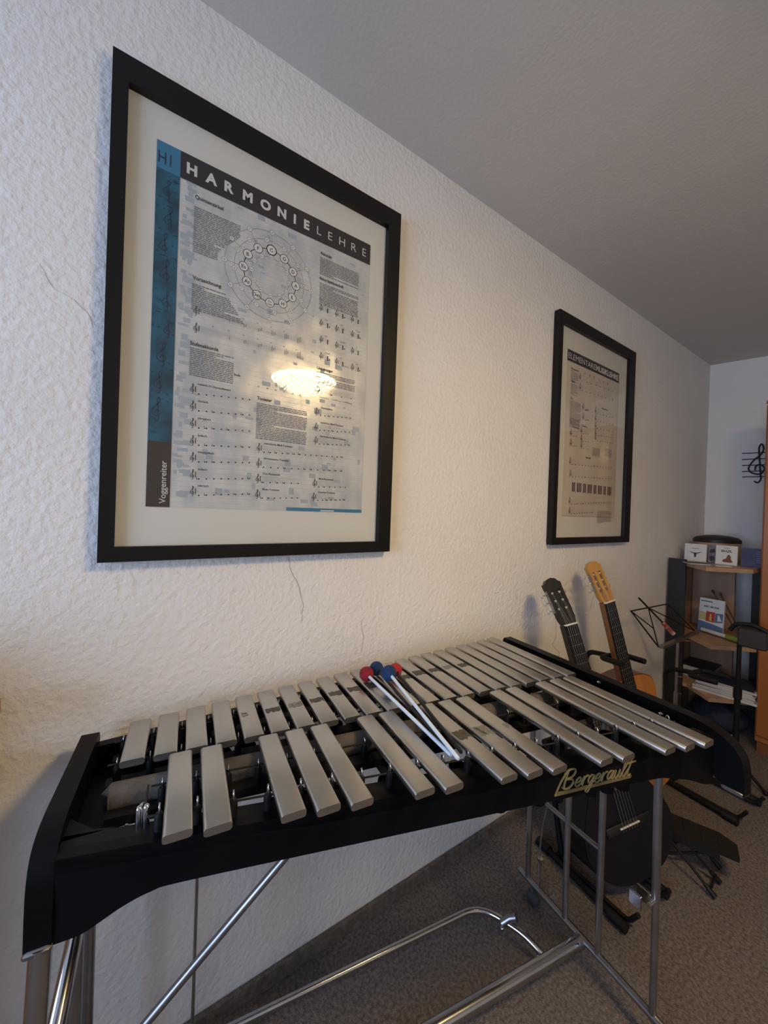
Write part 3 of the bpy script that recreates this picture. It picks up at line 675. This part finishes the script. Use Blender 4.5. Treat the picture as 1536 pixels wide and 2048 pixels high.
# ================================================================== GUITARS AND THEIR STANDS
HALF = [(0., 0.), (.045, .002), (.10, .02), (.15, .058), (.180, .115), (.176, .17), (.148, .23), (.122, .275), (.118, .315), (.132, .365), (.140, .41), (.128, .452), (.085, .479), (.04, .487), (0., .488)]
def guitar(name, label, bridge, nut, face, cols, loose_pts=None):
    bridge = np.array(bridge); nut = np.array(nut); a = (nut - bridge) / np.linalg.norm(nut - bridge)
    n = np.array(face, float); n -= a * (n @ a); n /= np.linalg.norm(n); wv = np.cross(a, n)
    org = bridge - a * .165
    root = thing(name, label, 'guitar'); root.matrix_world = Matrix(((wv[0], a[0], n[0], org[0]), (wv[1], a[1], n[1], org[1]), (wv[2], a[2], n[2], org[2]), (0, 0, 0, 1)))
    body_m, top_m, neck_m, head_m = cols
    h = cat([(x, y) for x, y in HALF], 4); out = [tuple(p) for p in h] + [(-p[0], p[1]) for p in reversed(h[1:-1])]
    MB().prism(out, lambda p, q: (p, q, -.098), lambda p, q: (p, q, -.003)).build('body', body_m, root)
    k = .985; tp = MB().prism([(p[0] * k, .244 + (p[1] - .244) * k) for p in out], lambda p, q: (p, q, -.003), lambda p, q: (p, q, 0)).build('soundboard', top_m, root)
    MB().lathe([(.043, 0), (.043, .0004)], (0, .325, .0001), 32).build('soundhole', mat('hole_dark', (.006, .005, .004), .9), tp)
    ro = MB(); ro.lathe([(.044, 0), (.044, .0006), (.056, .0006), (.056, 0)], (0, .325, .0001), 40); ro.f = ro.f[:-2]; ro.build('rosette', mat('rosette', (.10, .05, .025), .5), tp)
    br = MB().box((-.09, .150, 0), (.09, .178, .006), .002).build('bridge', mat('bridge_wood_' + name, tuple(c * .5 for c in neck_m[1]), .5), root)
    MB().box((-.04, .163, .005), (.04, .167, .0105), .0005).build('saddle', mat('bone', (.66, .62, .50), .45), br)
    MB().prism([(-.031, .480), (.031, .480), (.027, .815), (-.027, .815)], lambda p, q: (p, q, -.024), lambda p, q: (p, q, .002)).build('neck', neck_m[0], root)
    MB().prism([(-.030, .395), (.030, .395), (.026, .815), (-.026, .815)], lambda p, q: (p, q, .002), lambda p, q: (p, q, .008)).build('fingerboard', mat('fingerboard_' + name, tuple(c * .35 for c in neck_m[1]), .45), root)
    fr = MB()
    for i in range(1, 18):
        y = .165 + .65 / 2 ** (i / 12); ww = .026 + .005 * (.815 - y) / .42; fr.box((-ww, y - .0008, .008), (ww, y + .0008, .0092))
    tag(fr.build('frets', mat('fret_wire', (.26, .25, .23), .4, 1.), root), kind='stuff')
    MB().box((-.027, .815, .0), (.027, .820, .0125), .0008).build('nut', MATS['bone'], root)
    # slotted headstock, tilted back
    T = math.radians(13)
    def hs(x, y, z):
        y *= .92; return (x, .820 + y * math.cos(T) + z * math.sin(T), .002 - y * math.sin(T) + z * math.cos(T))
    hd = MB()
    def hb(x0, x1, y0, y1): hd.prism([(x0, y0), (x1, y0), (x1, y1), (x0, y1)], lambda p, q: hs(p, q, -.020), lambda p, q: hs(p, q, 0))
    hd.prism([(-.027, 0), (.027, 0), (.034, .022), (.034, .045), (-.034, .045), (-.034, .022)], lambda p, q: hs(p, q, -.020), lambda p, q: hs(p, q, 0))
    hb(-.035, -.023, .045, .140); hb(-.009, .009, .045, .140); hb(.023, .035, .045, .140)
    hd.prism([(-.035, .140), (.035, .140), (.037, .168), (.028, .172), (.020, .184), (0, .190), (-.020, .184), (-.028, .172), (-.037, .168)], lambda p, q: hs(p, q, -.020), lambda p, q: hs(p, q, 0))
    ho = hd.build('headstock', head_m, root)
    for sx in (-1, 1):
        MB().prism([(.050, -.017), (.140, -.017), (.140, -.004), (.050, -.004)], lambda y, z: hs(sx * .0352, y, z), lambda y, z: hs(sx * .0372, y, z)).build('tuner_plate', STEEL, ho)
        for k in range(3):
            y = .062 + k * .033
            tu = MB().tube([hs(sx * .0, y, -.010) if False else hs(sx * .010, y, -.010), hs(sx * .034, y, -.010)], .0045, 10).build('tuner', mat('tuner_roller', (.62, .58, .48), .4), root)
            MB().tube([hs(sx * .035, y, -.013), hs(sx * .046, y, -.018)], .0028, 8).build('tuner_shaft', CHROME, tu)
            c = np.array(hs(sx * .052, y, -.021)); MB().ball(c, .0085, 12, 8, (.8, 1., .55)).build('tuner_button', mat('pearl_button', (.42, .41, .38), .3), tu)
    st = MB()
    for i in range(6):
        x0, x1 = -.029 + i * .0116, -.0215 + i * .0086
        st.tube([(x0, .165, .0108), (x1, .815, .0128), hs((-1 if i < 3 else 1) * .016, .062 + (i % 3) * .033, -.004)], .0004 + .00008 * (5 - i), 5)
        st.tube([(x0, .165, .0108), (x0, .152, .0065)], .0008, 5)
    st.build('strings', mat('nylon_string', (.15, .14, .13), .4), root)
    if loose_pts:  # loose string end hanging from the headstock
        loc = np.array(hs(-.034, .055, -.01)); inv = root.matrix_world.inverted()
        pts = [tuple(loc)] + [tuple(inv @ Vector(p)) for p in loose_pts]
        MB().tube(cat(pts, 8), .0006, 5).build('loose_string', mat('nylon_loose', (.25, .2, .15), .4), root)
    return root
GB = mat('guitar_black', (.005, .005, .006), .35, spec=.3); GBM = mat('guitar_black_neck', (.014, .013, .013), .35)
g1b = onz((1256, 1648), .218); g1n = onwall((1141, 1252), .198)
GBT = mat('guitar_black_top', (.006, .007, .011), .4, spec=.3)
guitar('classical_guitar', 'black classical guitar leaning on a stand beyond the vibraphone end', g1b, g1n, (-.36, -.93, .25),
       (GB, GBT, (GBM, (.016, .014, .013)), GBM), [onwall((1112, 1272), .06), onwall((1105, 1290), .05), onwall((1118, 1305), .05), onwall((1114, 1325), .05)])
CEDAR = wood('cedar_top', (.42, .155, .035), (.50, .20, .05), 3, .25, (1, .1, 1), .4); ROSE = wood('side_wood', (.10, .032, .014), (.15, .05, .02), 3, .3, (1, .1, 1), .3)
MAHO = wood('neck_wood', (.22, .085, .03), (.27, .11, .04), 3, .35, (1, .1, 1)); HEADW = wood('head_veneer', (.46, .22, .05), (.52, .27, .07), 3, .3, (1, .1, 1), .3)
g2n = onwall((1217, 1204), .165); g2j = onwall((1257, 1370), .225)
ax2 = (g2n - g2j) / np.linalg.norm(g2n - g2j)
guitar('classical_guitar', 'honey brown classical guitar with amber headstock leaning near the wire music stand', g2n - ax2 * .65, g2n, (-.36, -.93, .25),
       (ROSE, CEDAR, (MAHO, (.16, .07, .03)), HEADW), [onwall((1183, 1205), .05), onwall((1181, 1218), .05)])

def guitar_stand(label, x, y, rz, ztop, feet=.30, grp='folding guitar stands', yoke=True, back=.10):
    """tubular stand: two floor tubes, upright bent forward into a padded yoke, two cradle arms"""
    root = thing('guitar_stand', label, 'stand', (x, y, 0), rz, grp)
    for sx in (-1, 1):
        ft = MB().tube([(sx * .10, back, .016), (sx * .115, -feet + back, .016)], .011, 12).build('foot_tube', BLACKM, root)
        for yy, dy in ((back + .015, -.05), (-feet + back - .015, .05)):
            xx = sx * (.10 if yy > 0 else .115); MB().tube([(xx, yy, .016), (xx, yy + dy, .016)], .016, 12).build('rubber_end', RUB, ft)
        MB().tube(bend([(sx * .10, .02, .016), (sx * .09, .01, .018), (sx * .085, -.205, .016), (sx * .085, -.232, .06)], .015, 5), .007, 10).build('cradle_arm', RUB, root)
    MB().tube([(-.10, .04, .016), (.10, .04, .016)], .010, 10).build('cross_tube', BLACKM, root)
    if not yoke:
        for sx in (-1, 1): MB().tube([(sx * .07, .04, .02), (sx * .045, .135, ztop)], .010, 12).build('upright', BLACKM, root)
        MB().tube([(-.06, .135, ztop), (.06, .135, ztop)], .014, 12).build('back_rest', RUB, root)
        return root
    MB().tube(bend([(0, .04, .02), (0, .09, ztop * .5), (0, .12, ztop), (0, .0, ztop + .02)], .05, 8), .0105, 12).build('upright', BLACKM, root)
    for sx in (-1, 1):
        MB().tube(bend([(0, .005, ztop + .018), (sx * .062 + .004, -.01, ztop + .022), (sx * .062 + .004, -.11, ztop + .03)], .02, 5), .0115, 10).build('yoke_prong', RUB, root)
    return root
guitar_stand('low black stand under the black guitar, feet behind the chrome ladder legs', 1.405, -.255, -.12, .36, yoke=False)
q = (g2n * .45 + g2j * .55)
guitar_stand('black stand whose padded yoke holds the honey brown guitar neck', q[0] + .013, q[1] + .046, -.25, .613, back=.05)
guitar_stand('empty black stand behind the wire music stand', 2.23, -.315, -.1, .50)

# ================================================================== FOOTSTOOL
fs = thing('footstool', 'small black folding footstool on the carpet right of the black guitar', 'footstool', (1.70, -.47, 0))
off = (1.70, -.47, 0)
FSM = mat('footstool_plastic', (.012, .010, .008), .75, spec=.25, bump=(200, .3, .002, 3))
def pf(a, b, z): # platform frame: a along, b across
    d = np.array([.38, -.925]); e = np.array([.925, .38]); c_ = np.array([1.728, -.472]); q = c_ + d * a + e * b; return (q[0], q[1], z - .073 + a * -.04)
MB().prism([(-.13, -.05), (.12, -.05), (.125, .02), (.08, .05), (-.13, .05)], lambda a, b: pf(a, b, .175), lambda a, b: pf(a, b, .190)).build('platform', FSM, fs, off=off)
for k in range(5): MB().prism([(-.12 + k * .048, -.045), (-.11 + k * .048, -.045), (-.11 + k * .048, .045), (-.12 + k * .048, .045)], lambda a, b: pf(a, b, .190), lambda a, b: pf(a, b, .1925)).build('tread_rib', FSM, fs, off=off)
for k in range(2): MB().prism([(-.13, -.049 + k * .09), (.07, -.049 + k * .09), (.07, -.041 + k * .09), (-.13, -.041 + k * .09)], lambda a, b: pf(a, b, .155), lambda a, b: pf(a, b, .175)).build('side_rail', FSM, fs, off=off)
for p0, p1 in ((pf(-.08, -.045, .165), (1.625, -.565, .012)), (pf(-.02, -.045, .165), (1.705, -.556, .012)), (pf(-.02, .045, .165), (1.775, -.54, .012)), (pf(.06, -.03, .165), (1.64, -.39, .012)), (pf(.05, .04, .165), (1.745, -.40, .012))):
    l = MB().tube([p0, p1], .0045, 8).build('leg', BLACKM, fs, off=off)
    d = np.array(p1) - np.array(p0); d /= np.linalg.norm(d); MB().tube([np.array(p1) - d * .03, np.array(p1) + d * .004], [.007, .009], 10).build('rubber_foot', RUB, l, off=off)
MB().tube([(1.631, -.555, .03), (1.70, -.549, .03)], .004, 8).build('cross_rod', BLACKM, fs, off=off)

# ================================================================== WIRE MUSIC STAND
ms = thing('music_stand', 'folding wire music stand with a thin chrome column by the shelf', 'music stand', (2.33, -.22, 0)); off = (2.33, -.22, 0)
WIRE = mat('dark_wire', (.035, .03, .028), .35, .8)
tl, tr, bl, br_ = onwall((1262, 1222), .11), onwall((1335, 1208), .11), onwall((1317, 1294), .205), onwall((1390, 1262), .205)
for a, b in ((tl, tr), (tr, br_), (tl, bl)): MB().tube([a, b], .0035, 8).build('desk_wire', WIRE, ms, off=off)
MB().box(bl + (-.0, -.02, -.004), br_ + (0, .0, .004)).build('desk_ledge', STEEL, ms, off=off)
mt_ = (tl * .56 + tr * .44); mb_ = (bl * .5 + br_ * .5); lm = tl * .45 + bl * .55 + (br_ - bl) * .02; lm2 = bl * .35 + mt_ * .65
MB().tube([mt_ + (mt_ - mb_) * .32, mb_], .0045, 8).build('desk_spine', WIRE, ms, off=off)
for a, b in ((mt_, bl), (tl, (mt_ * .45 + bl * .55)), (mt_, br_), (tr, (mt_ * .45 + br_ * .55))): MB().tube([a, b], .0028, 8).build('desk_wire', WIRE, ms, off=off)
MB().tube([mb_ + (mt_ - mb_) * .15, mb_ + (mt_ - mb_) * .52], .011, 10).build('clip', mat('red_clip', (.30, .03, .025), .4, var=((.5, .42, .38), 40, 2)), ms, off=off)
hub = np.array([mb_[0], mb_[1], mb_[2] - .01])
MB().tube([hub + (0, 0, .0), (hub[0], hub[1], .33)], .0065, 12).build('upper_column', STEEL, ms, off=off)
MB().tube([(hub[0], hub[1], .35), (hub[0], hub[1], .10)], .0095, 12).build('lower_column', STEEL, ms, off=off)
MB().tube([hub + (-.01, 0, .004), hub + (.075, -.03, -.006)], .006, 8).build('tilt_screw', CHROME, ms, off=off)
for zz in (.345, .43): MB().tube([(hub[0], hub[1], zz), (hub[0] + .03, hub[1] - .012, zz - .006)], .004, 8).build('clamp_screw', CHROME, ms, off=off)
for k in range(3):
    a = math.radians(-75 + 120 * k); e = np.array([hub[0] + .20 * math.cos(a), hub[1] + (.20 if k == 0 else .16) * math.sin(a), .012])
    l = MB().tube([(hub[0], hub[1], .24), e], .005, 8).build('leg', BLACKM, ms, off=off); MB().ball(e, .010, 10, 8).build('rubber_foot', RUB, l, off=off)

# ================================================================== CORNER SHELF
BEECH = wood('beech_board', (.40, .24, .14), (.46, .29, .17), 3, .5, (1, 1, .12)); BLP = mat('black_panel', (.014, .014, .013), .55)
sh = thing('corner_shelf', 'corner shelf with black side panels and beech boards full of papers', 'shelf', (3.05, -.2, 0)); off = (3.05, -.2, 0)
MB().box((2.785, -.10, 0), (2.805, -.012, 1.0), .001).build('side_panel', BLP, sh, off=off)
MB().box((2.805, -.018, 0), (3.38, -.004, .965), .001).build('wall_panel', BEECH, sh, off=off)
MB().box((3.18, -.235, .02), (3.20, -.020, .965), .001).build('back_panel', BEECH, sh, off=off)
MB().box((3.12, -.40, 0), (3.38, -.325, .965), .001).build('side_panel', BLP, sh, off=off)
SHZ = (.982, .552, .262)
for z, pts in zip(SHZ, ([(2.795, -.10), (2.64, -.235), (2.80, -.392), (3.10, -.40), (3.38, -.40), (3.38, -.02), (2.806, -.02)],) * 3):
    if z < .9: pts = [(2.806, -.12), (2.69, -.255), (2.86, -.405), (3.11, -.405), (3.17, -.25), (3.17, -.02), (2.806, -.02)]
    MB().prism(pts, lambda a, b: (a, b, z - .022), lambda a, b: (a, b, z)).build('shelf_board', BEECH, sh, off=off, smooth=False)
# drum on the top board
ZT = SHZ[0] + .0005
dr = thing('hand_drum', 'round wooden drum with a black domed head on top of the corner shelf', 'drum', (3.13, -.15, ZT)); off = (3.13, -.15, ZT)
MB().lathe([(.112, 0), (.115, .004), (.115, .128), (.112, .132)], (3.13, -.15, ZT), 36).build('shell', BEECH, dr, off=off)
MB().lathe([(.118, .118), (.119, .136), (.105, .150), (.06, .162), (.005, .166)], (3.13, -.15, ZT), 36).build('head', mat('drum_black', (.014, .011, .010), .5), dr, off=off)
# cardboard CD sleeves standing on the top board
CARD = mat('white_card', (.66, .65, .62), .6); NAVY = mat('navy_card', (.025, .03, .085), .5, var=((.05, .055, .13), 30, 3)); PURP = mat('purple_card', (.10, .08, .13), .5, var=((.28, .25, .27), 45, 3))
def sleeve(label, x, y0, y1, h, m, marks, tilt=.06, grp='music boxes on the top shelf board'):
    root = thing('music_box', label, 'box', (x, (y0 + y1) / 2, ZT), 0, grp); root.rotation_euler = (0, tilt, 0)
    wdt = abs(y1 - y0); MB().box((0, -wdt / 2, 0), (.012, wdt / 2, h), .0008).build('sleeve', m, root)
    for nm, mm, poly in marks:   # poly in (across, up), seen from the front
        mb = MB(); 
        for pl in poly: mb.add([(-.0004, wdt / 2 - p[0] * wdt, p[1] * h) for p in pl], [tuple(range(len(pl)))])
        mb.build(nm, mm, root, smooth=False)
    return root
INKB = mat('card_ink', (.03, .028, .026), .6); ORNG = mat('card_rust', (.20, .06, .03), .6); GRYC = mat('card_grey', (.33, .32, .30), .6)
horns = [tuple(p) for p in cat([(.22, .62), (.28, .55), (.40, .51), (.5, .50), (.60, .51), (.72, .55), (.80, .62)], 4)]; hp = horns + [(p[0] * .94 + .03, p[1] - .055 + .05 * abs(p[0] - .5)) for p in reversed(horns)]
def txt_poly(t, x, y, wd, ht, bold=.0):
    v, f = text_geo(t, bold); x0 = min(p[0] for p in v); x1 = max(p[0] for p in v); P2 = [(x + (p[0] - x0) / (x1 - x0) * wd, y + p[1] / .73 * ht) for p in v]
    return [[P2[i] for i in q] for q in f]
sleeve('white card box with a black bull skull emblem on the shelf top', 2.93, -.045, -.155, .108, CARD, [('skull', INKB, [hp, [(.43, .50), (.57, .50), (.545, .30), (.5, .20), (.455, .30)]]), ('lettering', GRYC, [[(.32, .72), (.68, .72), (.68, .76), (.32, .76)]])])
sleeve('narrow purple patterned card box between the two white boxes', 2.95, -.158, -.200, .108, PURP, [('pattern', INKB, [[(.1, .55), (.8, .6), (.7, .8), (.2, .75)], [(.2, .1), (.7, .15), (.6, .4), (.15, .35)]])])
figp = [tuple(p) for p in cat([(.32, .18), (.40, .30), (.50, .34), (.55, .50), (.63, .54), (.70, .46), (.73, .28), (.80, .20), (.72, .14), (.45, .14)], 3, True)]
sleeve('white card box reading BRAZIL with a small brown figure', 2.90, -.206, -.303, .112, CARD, [('lettering', INKB, txt_poly('BRAZIL', .26, .66, .50, .12, .03) + [[(.36, .86), (.66, .86), (.66, .88), (.36, .88)]]), ('figure', ORNG, [figp])])
sleeve('dark blue card box at the right end of the shelf top', 2.93, -.312, -.425, .106, NAVY, [('lettering', mat('card_lilac', (.20, .20, .30), .6), [[(.58, .80 - k * .11), (.95 - .06 * (k % 2), .80 - k * .11), (.95 - .06 * (k % 2), .85 - k * .11), (.58, .85 - k * .11)] for k in range(6)])])
PAP = mat('paper_white', (.60, .58, .56), .7); PAPG = mat('paper_grey', (.32, .30, .29), .7); PAPD = mat('paper_dark', (.06, .05, .05), .6); PAPB = mat('paper_navy', (.03, .035, .07), .6)
def booklet(label, c, z, w_, l, h, rz, m, grp='papers on the corner shelf', cover=None):
    root = thing('booklet', label, 'booklet', (c[0], c[1], z), rz, grp)
    MB().box((-w_ / 2, -l / 2, .0006), (w_ / 2, l / 2, h - .0006)).build('pages', PAP, root)
    MB().box((-w_ / 2 - .001, -l / 2 - .001, h - .0006), (w_ / 2 + .001, l / 2 + .001, h)).box((-w_ / 2 - .001, -l / 2 - .001, 0), (w_ / 2 + .001, l / 2 + .001, .0006)).box((w_ / 2, -l / 2 - .001, 0.0006), (w_ / 2 + .001, l / 2 + .001, h - .0006)).build('cover', m, root)
    return root
booklet('thin dark booklet lying at the front of the shelf top', (2.77, -.155), ZT, .09, .10, .006, .7, PAPD)
booklet('small white leaflet lying in front of the BRAZIL box', (2.80, -.262), ZT, .06, .07, .004, .5, PAP)
# leaning book on the middle board
bk = thing('music_book', 'upright white and blue music book reading ABC MUSIK on the middle board', 'book', (2.965, -.175, SHZ[1] + .003)); bk.rotation_euler = (0, .10, -.12)
bw, bh = .125, .205
MB().box((0, -bw / 2, 0), (.016, bw / 2, bh), .0008).build('cover', mat('book_white', (.62, .66, .70), .5), bk)
MB().box((-.0003, bw / 2 - .001, 0), (.017, bw / 2 + .0012, bh)).build('spine', mat('book_spine', (.06, .07, .16), .5), bk)
for nm, mm, pol in (('lettering', INKB, txt_poly('ABC MUSIK', .18, .735, .64, .055, .03) + [[(.06, .90), (.52, .90), (.52, .925), (.06, .925)]]), ('yellow_picture', mat('bk_yellow', (.50, .44, .20), .6), [[(.03, .36), (.30, .34), (.31, .58), (.02, .60)]]), ('red_picture', mat('bk_red', (.42, .05, .05), .6), [[(.30, .33), (.66, .32), (.66, .62), (.31, .62)]]), ('blue_picture', mat('bk_blue', (.09, .16, .30), .6), [[(.67, .33), (.97, .36), (.97, .62), (.67, .60)], [(.0, .0), (1., .0), (1., .22), (.5, .28), (.0, .32)]]), ('yellow_figure', mat('bk_gold', (.62, .42, .08), .6), [[(.44, .36), (.54, .36), (.52, .56), (.46, .56)]]), ('sock', MATS['book_white'], [[(.76, .38), (.93, .40), (.88, .47), (.82, .56), (.76, .56)]])):
    mb = MB()
    for pl in pol: mb.add([(-.0004 - (.0003 if nm in ('yellow_figure', 'sock') else 0), bw / 2 - p[0] * bw, p[1] * bh) for p in pl], [tuple(range(len(pl)))])
    mb.build(nm, mm, bk, smooth=False)
# whistle lying on the middle board
p0, p1 = onwall((1396, 1262), .26), onz((1488, 1284), .575); p0 = onz((1404, 1258), .572)
wh = thing('toy_whistle', 'white and green plastic tube whistle lying before the blue music book', 'whistle', tuple((p0 + p1) / 2)); off = tuple((p0 + p1) / 2)
d = p1 - p0
MB().tube([p0, p0 + d * .66], .011, 12).build('tube', mat('white_plastic', (.66, .66, .68), .25), wh, off=off)
MB().tube([p0 + d * .62, p0 + d * .93], .015, 12).build('green_body', mat('green_plastic', (.20, .27, .04), .3), wh, off=off)
MB().tube([p0 + d * .93, p1], [.014, .010], 12).build('mouthpiece', STEEL, wh, off=off)
# papers on the lowest board
z = SHZ[2] + .0005
for i, (h_, m, wd, ln, rz, dx, dy, lb) in enumerate(((.014, PAPG, .20, .27, .10, 0, 0, 'lowest thick grey booklet of the pile on the lower board'), (.008, PAP, .20, .26, .06, .006, .004, 'white booklet second from the bottom of the lower pile'), (.010, PAPB, .19, .25, .12, .004, 0, 'navy edged booklet in the middle of the lower pile'), (.007, PAP, .20, .25, .03, .012, -.004, 'white booklet fourth from the bottom of the lower pile'), (.010, PAPG, .19, .24, .09, .008, .004, 'grey booklet under the top ones of the lower pile'), (.008, PAP, .20, .25, .15, .014, 0, 'white booklet second from the top of the lower pile'), (.006, PAPB, .19, .24, .02, .02, -.004, 'dark blue booklet topmost of the lower pile'))):
    booklet(lb, (2.87 + dx, -.285 + dy), z, wd, ln, h_, rz, m); z += h_ + .0004
z = SHZ[2] + .0005
for i, (h_, m, lb) in enumerate(((.022, PAPD, 'dark thick book under the stack behind the white papers'), (.018, PAPG, 'grey book in the stack behind the white papers'), (.024, PAPD, 'dark folder topping the stack behind the white papers'))):
    booklet(lb, (3.05, -.115), z, .20, .16, h_, .02 * i, m, 'books at the back of the lower board'); z += h_ + .0004
# blue bag and magazines on the floor under the shelf
bag = MB(); BAGM = mat('blue_cloth', (.020, .024, .045), .9, bump=(12, .8, .05, 4))
bag.ball((0, 0, .085), .10, 24, 14, (1.15, 1.35, .85))
bo = bag.build('cloth_bag', BAGM, smooth=True); bo.location = (2.98, -.23, 0); tag(bo, 'dark blue slumped cloth bag under the lowest shelf board', 'bag')
z = .0005
for i, (h_, m, lb, dx, rz) in enumerate(((.012, PAPG, 'grey magazine lowest of the floor pile below the shelf', 0, .1), (.009, PAPD, 'dark magazine in the middle of the floor pile below the shelf', .004, -.08), (.010, PAP, 'white magazine on top of the floor pile below the shelf', .01, .2))):
    booklet(lb, (2.76 + dx, -.24), z, .17, .22, h_, rz, m, 'magazines on the floor'); z += h_ + .0004

# ================================================================== MICROPHONE-TYPE STAND WITH BLACK POUCH
sx, sy = 2.50, -.413
mc = thing('pole_stand', 'black pole stand carrying a dark box in front of the corner shelf', 'stand', (sx, sy, 0)); off = (sx, sy, 0)
MB().tube([(sx, sy, .03), (sx, sy, .40)], .0125, 12).build('lower_pole', BLACKM, mc, off=off)
MB().tube([(sx, sy, .39), (sx, sy, .65)], .0095, 12).build('upper_pole', BLACKM, mc, off=off)
MB().tube([(sx, sy, .375), (sx, sy, .42)], .017, 12).build('collar', RUB, mc, off=off)
MB().box((sx - .02, sy - .10, .635), (sx + .05, sy + .005, .725), .006).build('dark_box', mat('brown_black', (.03, .022, .018), .6), mc, off=off)
MB().tube(cat([(sx - .01, sy + .035, .70), (sx - .01, sy + .01, .735), (sx - .01, sy - .05, .745), (sx - .01, sy - .10, .725)], 5), .010, 10).build('hook_arm', RUB, mc, off=off)
for k in range(3):
    a = math.radians(10 + 120 * k); e = (sx + .19 * math.cos(a), sy + .13 * math.sin(a), .012)
    l = MB().tube([(sx, sy, .09), e], .007, 8).build('leg', BLACKM, mc, off=off); MB().ball(e, .011, 10, 8).build('rubber_foot', RUB, l, off=off)
# two thin sticks leaning in the shelf
STK = mat('dark_stick', (.06, .03, .02), .5)
for i, (pa, pb, lb) in enumerate((((1424, 1180), (1468, 1256), 'thin brown stick leaning leftmost inside the middle shelf'), ((1440, 1186), (1474, 1252), 'thin brown stick leaning rightmost inside the middle shelf'))):
    a = onwall(pa, .14 + .012 * i); a = CAM + ray(pa) * (3.06 / ray(pa)[0]); b = CAM + ray(pb) * (3.02 / ray(pb)[0])
    dd = (b - a); b2 = b + dd * ((SHZ[1] + .004 - b[2]) / dd[2])
    o = MB().tube([a, b2], .0035, 8).build('stick', STK, off=b2); o.location = b2; tag(o, lb, 'stick', 'thin sticks in the shelf')
    MB().tube([a, a + (b2 - a) * .08], .006, 8).build('stick_tip', STK, o, off=b2)

# ================================================================== CHERRY CABINET AT THE RIGHT EDGE
CHER = wood('cherry_wood', (.30, .095, .022), (.38, .135, .032), 2, .32, (1, 1, .06), .3); CHD = wood('cherry_dark', (.16, .05, .018), (.21, .07, .022), 2, .4, (1, 1, .06))
cb = thing('cabinet', 'tall cherry wood cabinet at the right edge before the corner shelf', 'cabinet', (3.0, -.75, 0)); off = (3.0, -.75, 0)
MB().box((2.845, -1.10, .06), (3.10, -.412, 1.87), .004).build('body', CHER, cb, off=off)
MB().box((2.855, -1.09, 0), (3.09, -.42, .06)).build('plinth', CHD, cb, off=off)
MB().box((2.83, -1.11, 1.87), (3.11, -.412, 1.89), .004).build('top_board', CHER, cb, off=off)
for y0, y1 in ((-.745, -.42), (-1.08, -.75)):
    dd = MB().box((2.826, y0, .10), (2.844, y1, 1.84), .003).build('door', CHER, cb, off=off)
    MB().box((2.821, y0 + .06, .18), (2.826, y1 - .06, 1.76), .002).build('door_panel', CHD, dd, off=off)
    MB().ball((2.815, (y0 + .02) if y0 > -.77 else (y1 - .02), 1.0), .012, 12, 8).build('knob', GOLD, dd, off=off)

# ================================================================== TREBLE CLEF ON THE FAR WALL
def bwp(p):
    r = ray(p); # wall x + .284*y = XB
    t = (XB - .006 - CAM[0] - .284 * CAM[1]) / (r[0] + .284 * r[1]); return CAM + r * t
cl = thing('clef_decoration', 'black wire treble clef on five stave lines hung on the far wall', 'wall decoration', tuple(bwp((1510, 930)))); off = tuple(bwp((1510, 930)))
IRON = mat('black_iron', (.015, .013, .012), .5)
c0 = bwp((1515, 937)); e1 = bwp((1535, 930)) - bwp((1495, 933)); ev = np.array([e1[0], e1[1], 0]) / np.linalg.norm(e1[:2]); en = np.array([-1, -.284, 0]) / 1.0395
top, bot = bwp((1528, 888))[2], bwp((1513, 966))[2]; spc = (top - bot) / 7.3; zg = bot + 2.7 * spc
MB().tube([c0 * (1, 1, 0) + ev * p[0] * spc * .95 + np.array([0, 0, zg + p[1] * spc]) + en * .006 for p in cat(CLEF, 6)], .0045, 8).build('clef', IRON, cl, off=off)
for py0 in (907, 919, 931, 943, 954):
    a = bwp((1484, py0)); MB().tube([a, a + ev * .30], .0028, 8).build('stave_line', IRON, cl, off=off)

# ================================================================== OPEN WOODEN SHELF AT THE LEFT EDGE (unseen body added to shade the wall)
CHW = wood('pine_wood', (.36, .21, .10), (.44, .27, .13), 3, .4, (.1, 1, 1))
ch = thing('shading_shelf', 'light brown wooden open shelf at the left edge, unseen body added to block daylight', 'shelf', (-.55, -.2, 0)); off = (-.55, -.2, 0)
for x in (-.98, -.44): MB().box((x, -.25, 0), (x + .025, -.01, .985), .002).build('upright', CHW, ch, off=off)
MB().box((-1.0, -.26, .985), (-.40, -.008, 1.01), .004).build('top_board', CHW, ch, off=off)
MB().box((-.955, -.025, .05), (-.44, -.012, .985)).build('back_panel', CHW, ch, off=off)
for z0_, z1_ in ((.843, .880), (.730, .770)): MB().box((-.415, -.125, z0_), (-.166, -.012, z1_), .006).build('side_tray', CHW, ch, off=off)
for z0_ in (.05, .38, .70): MB().box((-.955, -.24, z0_), (-.44, -.025, z0_ + .022)).build('shelf_board', CHW, ch, off=off)
